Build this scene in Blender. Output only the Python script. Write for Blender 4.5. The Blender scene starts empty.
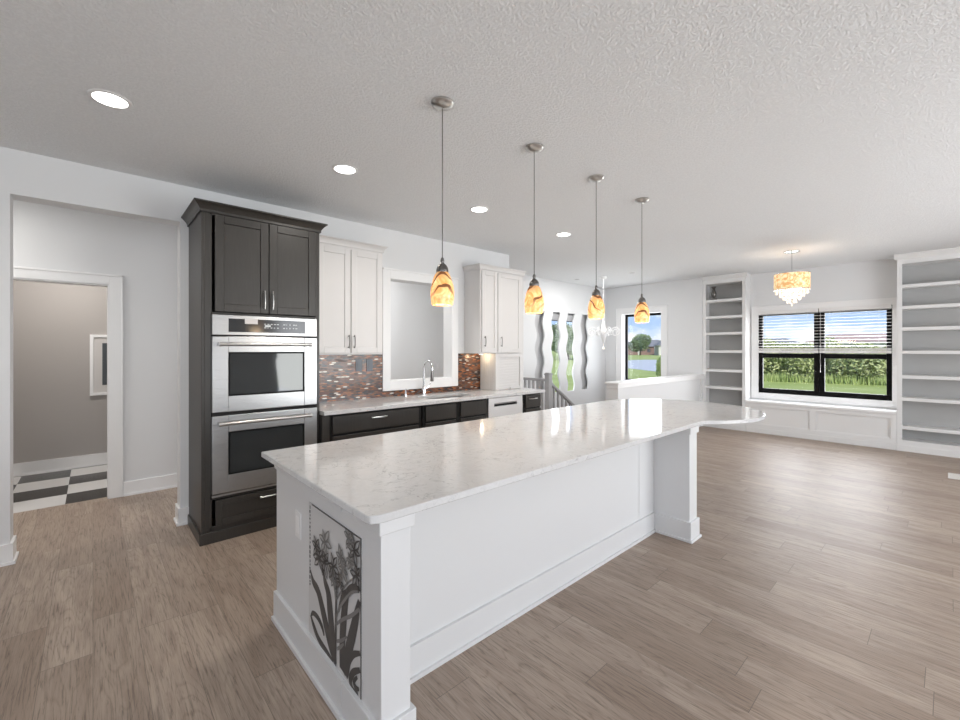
import bpy, bmesh, math, random
from mathutils import Vector, Matrix
R = math.radians
SC = bpy.context.scene
COL = SC.collection
random.seed(7)

# ------------------------------------------------------------------ camera
cd = bpy.data.cameras.new('camera'); cam = bpy.data.objects.new('camera', cd); COL.objects.link(cam)
FPX = 426.5
cd.sensor_width = 36; cd.lens = FPX / 960 * 36; cd.shift_y = -(360 - 349.3) / 960
cd.clip_start = 0.05; cd.clip_end = 1500
cam.location = (0, 0, 1.5); cam.rotation_euler = (R(90), 0, math.atan2(470, 426.5) - R(90))
SC.camera = cam

# ------------------------------------------------------------------ exposure
SC.view_settings.view_transform = 'Standard'
try: SC.view_settings.look = 'None'
except Exception: pass
SC.view_settings.exposure = 0.16
SC.view_settings.gamma = 1
SC.view_settings.use_curve_mapping = False
SC.cycles.max_bounces = 10
SC.cycles.diffuse_bounces = 6
SC.cycles.transparent_max_bounces = 16
SC.cycles.sample_clamp_indirect = 6
SC.cycles.caustics_reflective = False
SC.cycles.caustics_refractive = False

# ------------------------------------------------------------------ world: blue sky with clouds
wd = bpy.data.worlds.new('world'); SC.world = wd; wd.use_nodes = True
nt = wd.node_tree; N = nt.nodes; Lk = nt.links; N.clear()
out = N.new('ShaderNodeOutputWorld'); bg = N.new('ShaderNodeBackground')
tc = N.new('ShaderNodeTexCoord'); sep = N.new('ShaderNodeSeparateXYZ'); Lk.new(tc.outputs['Generated'], sep.inputs[0])
mr = N.new('ShaderNodeMapRange'); mr.inputs['From Min'].default_value = 0; mr.inputs['From Max'].default_value = .35
Lk.new(sep.outputs['Z'], mr.inputs['Value'])
ramp = N.new('ShaderNodeValToRGB'); Lk.new(mr.outputs[0], ramp.inputs[0])
ramp.color_ramp.elements[0].color = (.50, .68, .93, 1); ramp.color_ramp.elements[1].color = (.16, .36, .82, 1)
mp = N.new('ShaderNodeMapping'); mp.inputs['Scale'].default_value = (1, 1, 2.6); Lk.new(tc.outputs['Generated'], mp.inputs[0])
nz = N.new('ShaderNodeTexNoise'); nz.inputs['Scale'].default_value = 9; nz.inputs['Detail'].default_value = 7; Lk.new(mp.outputs[0], nz.inputs['Vector'])
cr = N.new('ShaderNodeValToRGB'); cr.color_ramp.elements[0].position = .50; cr.color_ramp.elements[1].position = .66
Lk.new(nz.outputs['Fac'], cr.inputs[0])
mx = N.new('ShaderNodeMix'); mx.data_type = 'RGBA'; Lk.new(cr.outputs[0], mx.inputs['Factor']); Lk.new(ramp.outputs[0], mx.inputs[6]); mx.inputs[7].default_value = (.95, .97, 1, 1)
Lk.new(mx.outputs[2], bg.inputs[0]); bg.inputs[1].default_value = 1.0; Lk.new(bg.outputs[0], out.inputs[0])

def light(name, kind, loc, rot, energy, color=(1, 1, 1), **kw):
    d = bpy.data.lights.new(name, kind); d.energy = energy; d.color = color
    for k, v in kw.items(): setattr(d, k, v)
    o = bpy.data.objects.new(name, d); COL.objects.link(o); o.location = loc; o.rotation_euler = rot
    return o
light('sun', 'SUN', (-20, -20, 40), (R(48), 0, R(-40)), 3.6, (1, .96, .88), angle=R(1))
# lamps added as daylight in unseen rear openings, tilted up to brighten the ceiling
light('patio_daylight_fill', 'AREA', (-0.4, -3.46, 1.35), (R(112), 0, 0), 88, (.97, .985, 1), shape='RECTANGLE', size=3.0, size_y=2.3)
light('dining_daylight_fill', 'AREA', (5.0, -3.46, 1.35), (R(110), 0, 0), 182, (.97, .985, 1), shape='RECTANGLE', size=3.4, size_y=2.3)
light('entry_daylight_fill', 'AREA', (-3.26, -0.3, 1.3), (0, R(-112), 0), 16, (.98, .985, 1), shape='RECTANGLE', size=1.9, size_y=2.4)
light('bay_daylight', 'AREA', (9.4, 1.49, 1.44), (0, R(90), 0), 75, (.97, .985, 1), shape='RECTANGLE', size=1.4, size_y=1.7)
light('stair_window_daylight', 'AREA', (9.15, 4.53, 1.53), (0, R(90), 0), 22, (.97, .985, 1), shape='RECTANGLE', size=1.45, size_y=.85)
light('stair_daylight', 'AREA', (7.43, 5.75, 1.35), (R(-90), 0, 0), 16, (.97, .985, 1), shape='RECTANGLE', size=1.0, size_y=1.6)
light('hall_fill', 'AREA', (-1.2, 5.1, 2.86), (0, 0, 0), 16, (1, .97, .93), shape='DISK', size=.3)  # added lamp without a fixture, brightens the hall
light('stair_hall_fill', 'AREA', (2.6, 5.1, 2.86), (0, 0, 0), 18, (1, .98, .96), shape='DISK', size=.4)  # added lamp, brightens the wall seen through the pass-through
light('stair_ceiling_fill', 'AREA', (6.9, 4.4, 2.88), (0, 0, 0), 17, (1, .98, .96), shape='DISK', size=.4)  # added lamp, brightens the stair walls; no lit fixture here
light('laundry_fill', 'AREA', (-.2, 6.5, 2.86), (0, 0, 0), 24, (1, .95, .9), shape='DISK', size=.3)  # added lamp without a fixture, brightens the laundry room

# ------------------------------------------------------------------ materials
def mat(name, color, rough=.5, metal=0.0, spec=.5, emit=0, emit_color=None, coat=0):
    m = bpy.data.materials.new(name); m.use_nodes = True
    b = m.node_tree.nodes['Principled BSDF']
    b.inputs['Base Color'].default_value = (*color, 1); b.inputs['Roughness'].default_value = rough
    b.inputs['Metallic'].default_value = metal; b.inputs['Specular IOR Level'].default_value = spec
    b.inputs['Coat Weight'].default_value = coat
    if emit:
        b.inputs['Emission Color'].default_value = (*(emit_color or color), 1); b.inputs['Emission Strength'].default_value = emit
    return m
class NG:
    def __init__(s, m): s.m = m; s.t = m.node_tree; s.b = s.t.nodes['Principled BSDF']
    def n(s, kind, **kw):
        q = s.t.nodes.new('ShaderNode' + kind)
        for k, v in kw.items(): setattr(q, k, v)
        return q
    def l(s, a, b): s.t.links.new(a, b)
    def math(s, op, a, b=None, c=None):
        q = s.n('Math', operation=op)
        for i, v in enumerate((a, b, c)):
            if v is None: continue
            if hasattr(v, 'links'): s.l(v, q.inputs[i])
            else: q.inputs[i].default_value = v
        return q.outputs[0]
    def coords(s, scale=(1, 1, 1), loc=(0, 0, 0)):
        t = s.n('TexCoord'); m = s.n('Mapping'); m.inputs['Scale'].default_value = scale; m.inputs['Location'].default_value = loc
        s.l(t.outputs['Object'], m.inputs[0]); return m.outputs[0]
    def noise(s, vec, scale, detail=3, rough=.5, dist=0):
        q = s.n('TexNoise'); q.inputs['Scale'].default_value = scale; q.inputs['Detail'].default_value = detail
        q.inputs['Roughness'].default_value = rough; q.inputs['Distortion'].default_value = dist; s.l(vec, q.inputs['Vector']); return q.outputs['Fac']
    def ramp(s, fac, stops, interp='LINEAR'):
        q = s.n('ValToRGB'); s.l(fac, q.inputs[0]); e = q.color_ramp.elements; q.color_ramp.interpolation = interp
        while len(e) < len(stops): e.new(.5)
        for el, (p, c) in zip(e, stops):
            el.position = p; el.color = (*c, 1) if isinstance(c, tuple) else (c, c, c, 1)
        return q.outputs[0]
    def mix(s, fac, a, b, blend='MIX'):
        q = s.n('Mix', data_type='RGBA', blend_type=blend)
        for sock, v in ((q.inputs['Factor'], fac), (q.inputs[6], a), (q.inputs[7], b)):
            if hasattr(v, 'links'): s.l(v, sock)
            elif isinstance(v, tuple): sock.default_value = (*v, 1)
            else: sock.default_value = v
        return q.outputs[2]
    def bump(s, h, strength=.2, dist=.01):
        q = s.n('Bump'); q.inputs['Strength'].default_value = strength; q.inputs['Distance'].default_value = dist
        s.l(h, q.inputs['Height']); s.l(q.outputs[0], s.b.inputs['Normal'])
    def base(s, c): s.l(c, s.b.inputs['Base Color'])

def noisy(name, color, rough, scale=200, strength=.05, dist=.002, **kw):
    m = mat(name, color, rough, **kw); g = NG(m); g.bump(g.noise(g.coords(), scale, 3), strength, dist); return m
M = {}
M['wall'] = noisy('wall_paint', (.74, .745, .75), .6, 180, .12, .002)
M['niche'] = noisy('niche_shade_grey', (.58, .58, .585), .6, 180, .1, .002)  # grey holds the shade of the recess behind the wavy slots
M['laundry_wall'] = noisy('laundry_wall_paint', (.42, .395, .375), .6, 180, .1, .002)
M['trim'] = noisy('trim_paint', (.84, .84, .84), .35, 60, .02, .001)
M['island'] = noisy('island_paint', (.70, .705, .71), .4, 60, .02, .001)
M['cab_white'] = noisy('cabinet_white_paint', (.66, .645, .635), .4, 50, .02, .001)
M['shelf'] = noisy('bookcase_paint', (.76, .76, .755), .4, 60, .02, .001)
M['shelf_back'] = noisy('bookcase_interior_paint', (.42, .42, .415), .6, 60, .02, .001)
m = mat('ceiling_texture', (.62, .615, .61), .8); g = NG(m); v = g.coords()
h = g.ramp(g.noise(v, 72, 4, .55, .5), [(.44, 0.0), (.60, 1.0)])
g.base(g.mix(h, (.79, .80, .81), (.835, .845, .855))); g.bump(h, .6, .007); M['ceiling'] = m
# dark stained cabinet wood
m = mat('espresso_cabinet_wood', (.042, .038, .034), .36); g = NG(m)
n1 = g.noise(g.coords((22, 22, 1.4)), 4, 5, .6, .4)
g.base(g.mix(n1, (.021, .019, .0165), (.046, .041, .036))); g.bump(n1, .06, .002); M['dark'] = m
M['black'] = mat('black_window_frame', (.004, .004, .004), .5, 0, .15)
M['void'] = mat('shadow_gap', (.01, .01, .01), .8)
m = mat('brushed_stainless', (.42, .42, .42), .3, 1.0); g = NG(m)
n1 = g.noise(g.coords((3, 3, 420)), 3, 2); g.base(g.mix(n1, (.38, .38, .38), (.45, .45, .45))); g.l(g.ramp(n1, [(.3, .27), (.7, .33)]), g.b.inputs['Roughness']); M['steel'] = m
M['bright_steel'] = mat('satin_steel', (.80, .80, .80), .42, .85)
M['nickel'] = mat('brushed_nickel', (.55, .54, .525), .28, 1.0)
M['chrome'] = mat('polished_chrome', (.75, .75, .76), .1, 1.0)
M['dark_nickel'] = mat('dark_nickel', (.20, .19, .18), .3, 1.0)
M['oven_glass'] = mat('oven_glass', (.02, .024, .026), .04, 0, .8)
M['display'] = mat('oven_display', (.03, .032, .035), .12)
M['display_text'] = mat('display_text', (.5, .52, .52), .4, emit=.25)
# quartz
m = mat('white_quartz', (.75, .74, .73), .08, 0, .6); g = NG(m); v = g.coords()
n1 = g.noise(v, 5.5, 8, .62, 1.3); n2 = g.noise(v, 38, 5, .7, .8); n3 = g.noise(v, 2.3, 2)
vein = g.ramp(n1, [(.478, 0.0), (.497, 1.0), (.503, 1.0), (.522, 0.0)])
vein = g.math('MULTIPLY', vein, g.ramp(n2, [(.42, 0.0), (.62, 1.0)]))
vein = g.math('MULTIPLY', vein, g.ramp(n3, [(.4, .35), (.6, 1.0)]))
c1 = g.mix(g.ramp(n2, [(.35, 0.0), (.75, 1.0)]), (.62, .62, .62), (.69, .69, .69))
g.base(g.mix(g.math('MULTIPLY', vein, .8), c1, (.22, .22, .23))); M['quartz'] = m
# vinyl plank floor, boards running along Y
m = mat('vinyl_plank_floor', (.3, .25, .2), .4, 0, .5); g = NG(m)
t = g.n('TexCoord'); sp = g.n('SeparateXYZ'); g.l(t.outputs['Object'], sp.inputs[0])
x, y = sp.outputs[0], sp.outputs[1]
PW, PL = .182, 1.22
row = g.math('FLOOR', g.math('DIVIDE', x, PW))
wn = g.n('TexWhiteNoise', noise_dimensions='1D'); g.l(row, wn.inputs['W'])
yy = g.math('ADD', y, g.math('MULTIPLY', wn.outputs['Value'], 5.0))
colm = g.math('FLOOR', g.math('DIVIDE', yy, PL))
cmb = g.n('CombineXYZ'); g.l(row, cmb.inputs[0]); g.l(colm, cmb.inputs[1])
wn2 = g.n('TexWhiteNoise', noise_dimensions='2D'); g.l(cmb.outputs[0], wn2.inputs['Vector'])
pid = wn2.outputs['Value']
def grain(sx, sy, k):
    cc = g.n('CombineXYZ'); g.l(g.math('MULTIPLY', x, sx), cc.inputs[0])
    g.l(g.math('ADD', g.math('MULTIPLY', y, sy), g.math('MULTIPLY', pid, 37.0)), cc.inputs[1]); g.l(g.math('MULTIPLY', pid, k), cc.inputs[2]); return cc.outputs[0]
ga = g.noise(grain(8, .9, 20), 1.5, 5, .6, 1.2)
gb = g.noise(grain(75, 3.0, 9), 1.8, 6, .7, .6)
# cathedral rings: contour lines of a stretched noise field, per board
gf = g.noise(grain(8, .75, 31), 1.2, 1, .4, .15)
ring = g.math('ABSOLUTE', g.math('SUBTRACT', g.math('FRACT', g.math('MULTIPLY', gf, 19.0)), .5))
bc = g.ramp(pid, [(0, (.315, .240, .187)), (.35, (.39, .309, .247)), (.7, (.44, .355, .288)), (1, (.345, .27, .215))])
bc = g.mix(g.ramp(ga, [(.36, .6), (.58, 0.0)]), bc, (.255, .187, .145), 'MIX')
q = g.n('Mix', data_type='RGBA', blend_type='MULTIPLY'); q.inputs[0].default_value = .85
g.l(bc, q.inputs[6]); g.l(g.ramp(gb, [(.34, .42), (.47, .95), (.7, 1.12)]), q.inputs[7]); bc = q.outputs[2]
rk = g.math('MULTIPLY', g.ramp(ring, [(0.0, 1.0), (.16, 0.0)]), g.ramp(gb, [(.35, 1.0), (.62, .15)]))
bc = g.mix(g.math('MULTIPLY', rk, .6), bc, (.15, .105, .078))
fx = g.math('PINGPONG', x, PW / 2) ; fxm = g.math('LESS_THAN', g.math('ABSOLUTE', g.math('SUBTRACT', g.math('FRACT', g.math('DIVIDE', x, PW)), .5)), .4945)
fym = g.math('LESS_THAN', g.math('ABSOLUTE', g.math('SUBTRACT', g.math('FRACT', g.math('DIVIDE', yy, PL)), .5)), .4988)
ok = g.math('MULTIPLY', fxm, fym)
g.base(g.mix(ok, (.17, .135, .11), bc)); g.l(g.ramp(gb, [(.2, .52), (.8, .38)]), g.b.inputs['Roughness'])
g.bump(g.math('ADD', g.math('MULTIPLY', gb, .5), ok), .25, .0015); M['floor'] = m
# checkered laundry tile
m = mat('checker_tile', (.8, .8, .8), .25); g = NG(m)
t = g.n('TexCoord'); sp = g.n('SeparateXYZ'); g.l(t.outputs['Object'], sp.inputs[0])
ix = g.math('FLOOR', g.math('DIVIDE', g.math('ADD', sp.outputs[0], .2), .425)); iy = g.math('FLOOR', g.math('DIVIDE', g.math('SUBTRACT', sp.outputs[1], 5.745), .408))
par = g.math('ABSOLUTE', g.math('MODULO', g.math('ADD', ix, iy), 2.0))
g.base(g.mix(par, (.035, .032, .03), (.72, .71, .70))); M['checker'] = m
# glass mosaic
m = mat('glass_mosaic', (.3, .2, .15), .12, 0, .7); g = NG(m)
t = g.n('TexCoord'); sp = g.n('SeparateXYZ'); g.l(t.outputs['Object'], sp.inputs[0])
TH, TW = .0155, .050
r_ = g.math('FLOOR', g.math('DIVIDE', sp.outputs[2], TH)); off = g.math('MULTIPLY', g.math('MODULO', r_, 2.0), TW / 2)
xx = g.math('ADD', sp.outputs[0], off); c_ = g.math('FLOOR', g.math('DIVIDE', xx, TW))
cmb = g.n('CombineXYZ'); g.l(c_, cmb.inputs[0]); g.l(r_, cmb.inputs[1])
w = g.n('TexWhiteNoise', noise_dimensions='2D'); g.l(cmb.outputs[0], w.inputs['Vector'])
fz = g.math('ABSOLUTE', g.math('SUBTRACT', g.math('FRACT', g.math('DIVIDE', sp.outputs[2], TH)), .5)); fx = g.math('ABSOLUTE', g.math('SUBTRACT', g.math('FRACT', g.math('DIVIDE', xx, TW)), .5))
lens = g.math('LESS_THAN', g.math('ADD', g.math('MULTIPLY', g.math('MULTIPLY', fx, fx), .9), fz), .44)
tilec = g.ramp(w.outputs['Value'], [(0, (.17, .052, .022)), (.17, (.40, .14, .05)), (.33, (.07, .028, .020)), (.48, (.035, .03, .032)), (.6, (.20, .085, .045)), (.74, (.13, .10, .09)), (.81, (.60, .54, .48)), (.88, (.22, .085, .035))], 'CONSTANT')
g.base(g.mix(lens, (.05, .04, .036), tilec))
g.l(g.ramp(w.outputs['Value'], [(0, 0.0), (.60, .0), (.74, .7), (.88, .0)], 'CONSTANT'), g.b.inputs['Metallic'])
h = g.math('ADD', g.math('MULTIPLY', lens, 1.0), g.math('MULTIPLY', w.outputs['Value'], .6)); g.bump(h, .5, .004); g.l(g.ramp(w.outputs['Value'], [(0, .22), (.60, .22), (.74, .40), (.88, .22)], 'CONSTANT'), g.b.inputs['Roughness']); M['mosaic'] = m
# swirled amber art glass
m = mat('amber_art_glass', (.8, .42, .16), .2, 0, .5); g = NG(m); v = g.coords((1, 1, .8))
n1 = g.noise(v, 13, 2, .5, 2.4)
wv = g.n('TexWave'); wv.inputs['Scale'].default_value = 6; wv.inputs['Distortion'].default_value = 7; wv.inputs['Detail'].default_value = 2; wv.inputs['Detail Scale'].default_value = 1.4
rm = g.n('Mapping'); rm.inputs['Rotation'].default_value = (.3, .9, .2); g.l(v, rm.inputs[0]); g.l(rm.outputs[0], wv.inputs['Vector'])
c1 = g.mix(g.ramp(n1, [(.35, 0.0), (.65, 1.0)]), (.78, .34, .10), (.98, .62, .28))
spz = g.n('SeparateXYZ'); tco = g.n('TexCoord'); g.l(tco.outputs['Object'], spz.inputs[0])
up = g.ramp(g.math('ADD', g.math('MULTIPLY', spz.outputs[2], 4.0), 4.55), [(0.0, .0), (.32, 1.0)])
streak = g.math('MULTIPLY', g.ramp(wv.outputs['Fac'], [(.80, 0.0), (.95, 1.0)]), up)
c1 = g.mix(streak, c1, (.16, .06, .02)); top = g.ramp(g.math('ADD', g.math('MULTIPLY', spz.outputs[2], 5.0), 5.6), [(.45, 0.0), (.82, 1.0)])
c1 = g.mix(g.math('MULTIPLY', top, g.ramp(n1, [(.4, .35), (.6, .9)])), c1, (.13, .05, .02))
g.base(c1); g.l(c1, g.b.inputs['Emission Color']); g.b.inputs['Emission Strength'].default_value = .80; M['amber'] = m
m = mat('champagne_drum_shade', (.75, .52, .28), .5, 0, .5); g = NG(m); n1 = g.noise(g.coords(), 28, 3, .6, .5)
c1 = g.mix(g.ramp(n1, [(.42, 0.0), (.62, 1.0)]), (.62, .37, .14), (1, .80, .50)); g.base(c1); g.l(c1, g.b.inputs['Emission Color']); g.b.inputs['Emission Strength'].default_value = .6; M['drum'] = m
M['crystal'] = mat('crystal', (.95, .90, .84), .06, 0, .9, emit=.35, emit_color=(1, .85, .66))
M['lit'] = mat('lamp_diffuser', (1, 1, 1), .5, emit=6, emit_color=(1, .98, .95))
M['blind'] = mat('blind_slat', (.80, .79, .78), .45)
M['plastic'] = mat('white_plastic', (.78, .78, .78), .35)
M['slate_plastic'] = mat('slate_outlet_plate', (.10, .115, .14), .3)
M['art_back'] = mat('print_paper', (.60, .595, .59), .5)
M['ink'] = mat('print_ink_dark', (.075, .071, .069), .5)
M['ink_mid'] = mat('print_ink_grey', (.20, .195, .19), .5)
M['petal'] = mat('print_ink_petal', (.34, .335, .33), .5)
M['photo_dark'] = mat('photo_dark', (.03, .035, .04), .3)
M['paper'] = mat('paper_mat', (.62, .60, .585), .6)
M['swirl_white'] = mat('white_enamel', (.85, .85, .85), .3)
M['rail'] = mat('rail_grey_paint', (.40, .40, .41), .4)
M['vent'] = mat('vent_paint', (.72, .70, .66), .4)
m = bpy.data.materials.new('window_glass'); m.use_nodes = True; t = m.node_tree; t.nodes.clear()
o_ = t.nodes.new('ShaderNodeOutputMaterial'); tr = t.nodes.new('ShaderNodeBsdfTransparent'); gl = t.nodes.new('ShaderNodeBsdfGlossy'); gl.inputs['Roughness'].default_value = .02
ms = t.nodes.new('ShaderNodeMixShader'); ms.inputs[0].default_value = .025; t.links.new(tr.outputs[0], ms.inputs[1]); t.links.new(gl.outputs[0], ms.inputs[2]); t.links.new(ms.outputs[0], o_.inputs[0]); M['glass'] = m
def leafy(name, a, b, sc=3):
    m = mat(name, a, .8, 0, .2); g = NG(m); g.base(g.mix(g.ramp(g.noise(g.coords(), sc, 3), [(.3, 0.0), (.7, 1.0)]), a, b)); return m
M['grass'] = leafy('lawn_grass', (.30, .36, .10), (.40, .45, .16), .35)
M['hedge'] = leafy('hedge_leaves', (.26, .32, .12), (.52, .55, .27), .9)
M['hedge2'] = leafy('young_leaves', (.32, .42, .12), (.55, .62, .27), .9)
M['tree'] = leafy('tree_leaves', (.10, .16, .07), (.24, .32, .14), .5)
M['bark'] = mat('bark', (.12, .09, .06), .9)
M['water'] = mat('pond_water', (.50, .51, .52), .6, 0, .3)
M['brick'] = noisy('brick_red', (.30, .19, .16), .9, 4, .1, .02)
M['siding'] = mat('pale_siding', (.62, .60, .55), .8)
M['roof_grey'] = noisy('shingle_grey', (.20, .20, .21), .9, 4, .1, .02)
M['roof_rose'] = noisy('shingle_rose', (.40, .29, .26), .9, 4, .1, .02)
M['house_glass'] = mat('house_window', (.08, .09, .1), .3)

# ------------------------------------------------------------------ mesh helpers
class MB:
    def __init__(s): s.bm = bmesh.new()
    def face(s, vs):
        try: s.bm.faces.new(vs)
        except ValueError: pass
    def box(s, x0, x1, y0, y1, z0, z1):
        x0, x1 = sorted((x0, x1)); y0, y1 = sorted((y0, y1)); z0, z1 = sorted((z0, z1))
        v = [s.bm.verts.new(p) for p in [(x0, y0, z0), (x1, y0, z0), (x1, y1, z0), (x0, y1, z0), (x0, y0, z1), (x1, y0, z1), (x1, y1, z1), (x0, y1, z1)]]
        for f in ((3, 2, 1, 0), (4, 5, 6, 7), (0, 1, 5, 4), (1, 2, 6, 5), (2, 3, 7, 6), (3, 0, 4, 7)): s.face([v[i] for i in f])
        return s
    def prism(s, pts, a, b):               # pts: list of 3D points of one end; offset vector (b - a) extrudes
        d = Vector(b) - Vector(a)
        v0 = [s.bm.verts.new(p) for p in pts]; v1 = [s.bm.verts.new(Vector(p) + d) for p in pts]; n = len(pts)
        s.face(v0[::-1]); s.face(v1)
        for i in range(n): s.face([v0[i], v0[(i + 1) % n], v1[(i + 1) % n], v1[i]])
        return s
    def tube(s, pts, r, seg=10, cap=True):
        pts = [Vector(p) for p in pts]; rings = []
        rr = r if isinstance(r, (list, tuple)) else [r] * len(pts)
        up = None
        for i, p in enumerate(pts):
            t = (pts[min(i + 1, len(pts) - 1)] - pts[max(i - 1, 0)])
            t = t.normalized() if t.length > 1e-9 else Vector((0, 0, 1))
            if up is None: up = t.orthogonal().normalized()
            up = (up - t * up.dot(t)); up = up.normalized() if up.length > 1e-6 else t.orthogonal().normalized()
            w = t.cross(up)
            rings.append([s.bm.verts.new(p + (up * math.cos(2 * math.pi * k / seg) + w * math.sin(2 * math.pi * k / seg)) * rr[i]) for k in range(seg)])
        for a, b in zip(rings, rings[1:]):
            for k in range(seg): s.face([a[k], a[(k + 1) % seg], b[(k + 1) % seg], b[k]])
        if cap: s.face(rings[0][::-1]); s.face(rings[-1])
        return s
    def lathe(s, c, prof, seg=28):          # prof: (radius, z) pairs, bottom to top, about a vertical axis through c
        rings = []
        for r, z in prof:
            if r < 1e-6: rings.append([s.bm.verts.new((c[0], c[1], c[2] + z))])
            else: rings.append([s.bm.verts.new((c[0] + r * math.cos(2 * math.pi * k / seg), c[1] + r * math.sin(2 * math.pi * k / seg), c[2] + z)) for k in range(seg)])
        for a, b in zip(rings, rings[1:]):
            for k in range(seg):
                k2 = (k + 1) % seg
                if len(a) == 1 and len(b) == 1: continue
                if len(a) == 1: s.face([a[0], b[k2], b[k]])
                elif len(b) == 1: s.face([a[k], a[k2], b[0]])
                else: s.face([a[k], a[k2], b[k2], b[k]])
        return s
    def sphere(s, c, r, seg=10, rz=None):
        rz = rz or r
        return s.lathe(c, [(r * math.sin(math.pi * i / seg), -rz * math.cos(math.pi * i / seg)) for i in range(seg + 1)], seg * 2)

BASE = {}
def link(name, mb, m, parent=None, base=None, bevel=0, smooth=True, fix=True):
    b = Vector(BASE[parent.name]) if parent else Vector(base or (0, 0, 0))
    if fix: bmesh.ops.recalc_face_normals(mb.bm, faces=mb.bm.faces)
    me = bpy.data.meshes.new(name); mb.bm.to_mesh(me); mb.bm.free()
    me.transform(Matrix.Translation(-b))
    o = bpy.data.objects.new(name, me); COL.objects.link(o)
    me.materials.append(M[m] if isinstance(m, str) else m)
    if smooth: me.shade_smooth(); me.set_sharp_from_angle(angle=R(32))
    if bevel:
        md = o.modifiers.new('bevel', 'BEVEL'); md.width = bevel; md.segments = 2; md.limit_method = 'ANGLE'; md.angle_limit = R(40); md.harden_normals = False
    if parent: o.parent = parent
    else: o.location = b
    BASE[o.name] = tuple(b)
    return o
def tag(o, label=None, cat=None, group=None, kind=None):
    for k, v in (('label', label), ('category', cat), ('group', group), ('kind', kind)):
        if v: o[k] = v
    return o
def thing(name, base, label, cat, group=None):
    o = bpy.data.objects.new(name, None); COL.objects.link(o); o.location = base; o.empty_display_size = .1
    BASE[o.name] = tuple(base); return tag(o, label, cat, group)
def struct(name, mb, m, bevel=0, base=None): return tag(link(name, mb, m, base=base, bevel=bevel, smooth=False), kind='structure')
def copy_tree(o, parent=None, loc=None):
    c = o.copy(); COL.objects.link(c); BASE[c.name] = BASE[o.name]
    if parent: c.parent = parent
    if loc is not None: c.location = loc; 
    for ch in list(o.children): copy_tree(ch, c)
    return c

CEIL = 2.905
XB, YR = -3.2, -3.4          # walls behind and beside the camera
YK = 4.42                    # kitchen wall face
YH = 5.68                    # hall back wall face
XF = 8.85                    # far wall / bookcase face plane
XR = 9.15                    # far wall behind the bookcases

# ================================================================== SETTING
mb = MB()
mb.box(XB - .2, XF + .45, YR - .2, 4.5, -.2, 0); mb.box(XB - .2, 5.75, 4.5, YH + .075, -.2, 0)
struct('floor', mb, 'floor')
struct('floor_laundry', MB().box(-1.6, 1.4, YH + .075, 7.6, -.2, -.001), 'checker')
struct('ceiling', MB().box(XB - .2, XF + .5, YR - .2, 7.8, CEIL, CEIL + .25), 'ceiling')

def wall_y(name, y0, y1, x0, x1, holes, m='wall', z0=0, z1=CEIL):    # wall in an X-Z plane with rectangular holes (x0,x1,z0,z1)
    mb = MB(); cur = x0
    for hx0, hx1, hz0, hz1 in sorted(holes):
        mb.box(cur, hx0, y0, y1, z0, z1)
        if hz0 > z0: mb.box(hx0, hx1, y0, y1, z0, hz0)
        if hz1 < z1: mb.box(hx0, hx1, y0, y1, hz1, z1)
        cur = hx1
    mb.box(cur, x1, y0, y1, z0, z1); return struct(name, mb, m)
def wall_x(name, x0, x1, y0, y1, holes, m='wall', z0=0, z1=CEIL):
    mb = MB(); cur = y0
    for hy0, hy1, hz0, hz1 in sorted(holes):
        mb.box(x0, x1, cur, hy0, z0, z1)
        if hz0 > z0: mb.box(x0, x1, hy0, hy1, z0, hz0)
        if hz1 < z1: mb.box(x0, x1, hy0, hy1, hz1, z1)
        cur = hy1
    mb.box(x0, x1, cur, y1, z0, z1); return struct(name, mb, m)

PT = (2.58, 3.50, 1.13, 2.33)                 # pass-through in the kitchen wall
wall_y('wall_kitchen', YK, YK + .17, XB, 4.60, [(-.43, .552, 0, 2.59), PT])
wall_y('wall_hall', YH, YH + .12, XB, 5.2, [(-.80, .119, 0, 2.147)])
wall_x('wall_back', XB - .12, XB, YR - .12, YH + .12, [(-1.5, .9, .3, 2.25)])
wall_y('wall_right', YR - .12, YR, XB, XR + .15, [(-1.9, 1.1, .2, 2.5), (3.3, 6.7, .2, 2.5)])
wall_x('wall_far', XF, XF + .2, 3.26, YH + .3, [(4.08, 4.98, .78, 2.285)], z0=-2.8)
wall_x('wall_bay', XR, XR + .15, YR, 3.26, [(.60, 2.39, .70, 2.19)])
# laundry room
mb = MB(); mb.box(-1.6, 1.4, 7.42, 7.55, 0, CEIL); mb.box(-1.72, -1.6, YH + .12, 7.55, 0, CEIL); mb.box(1.4, 1.52, YH + .12, 7.55, 0, CEIL); mb.box(-1.6, -.9, YH + .12, YH + .14, 0, CEIL); mb.box(.23, 1.4, YH + .12, YH + .14, 0, CEIL)
struct('wall_laundry', mb, 'laundry_wall')
# stairwell: a screen wall cut with four wavy slots in front of a deep window
YS = 5.40
def wavy_screen():
    slots = [6.48, 6.99, 7.49, 8.00]; hw = .118; z0, z1 = .62, 2.26
    n = 44; zs = [z0 + (z1 - z0) * i / n for i in range(n + 1)]
    wav = lambda z: .032 * math.sin((z - z0) / (z1 - z0) * 2 * math.pi * 3.2)
    mb = MB(); edges = [5.2] + [e for s_ in slots for e in (s_ - hw, s_ + hw)] + [XF]
    mb.box(5.2, XF, YS, YS + .03, z1, CEIL); mb.box(5.2, XF, YS, YS + .03, -2.8, z0)
    for k in range(0, len(edges), 2):
        a, b = edges[k], edges[k + 1]; p = lambda e, z: e if e in (5.2, XF) else e + wav(z)
        q = [[mb.bm.verts.new((p(e, z), yy, z)) for z in zs] for e, yy in ((a, YS), (b, YS), (b, YS + .03), (a, YS + .03))]
        for i in range(n):
            for u in range(4): v = (u + 1) % 4; mb.face([q[u][i], q[v][i], q[v][i + 1], q[u][i + 1]])
    return mb
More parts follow.
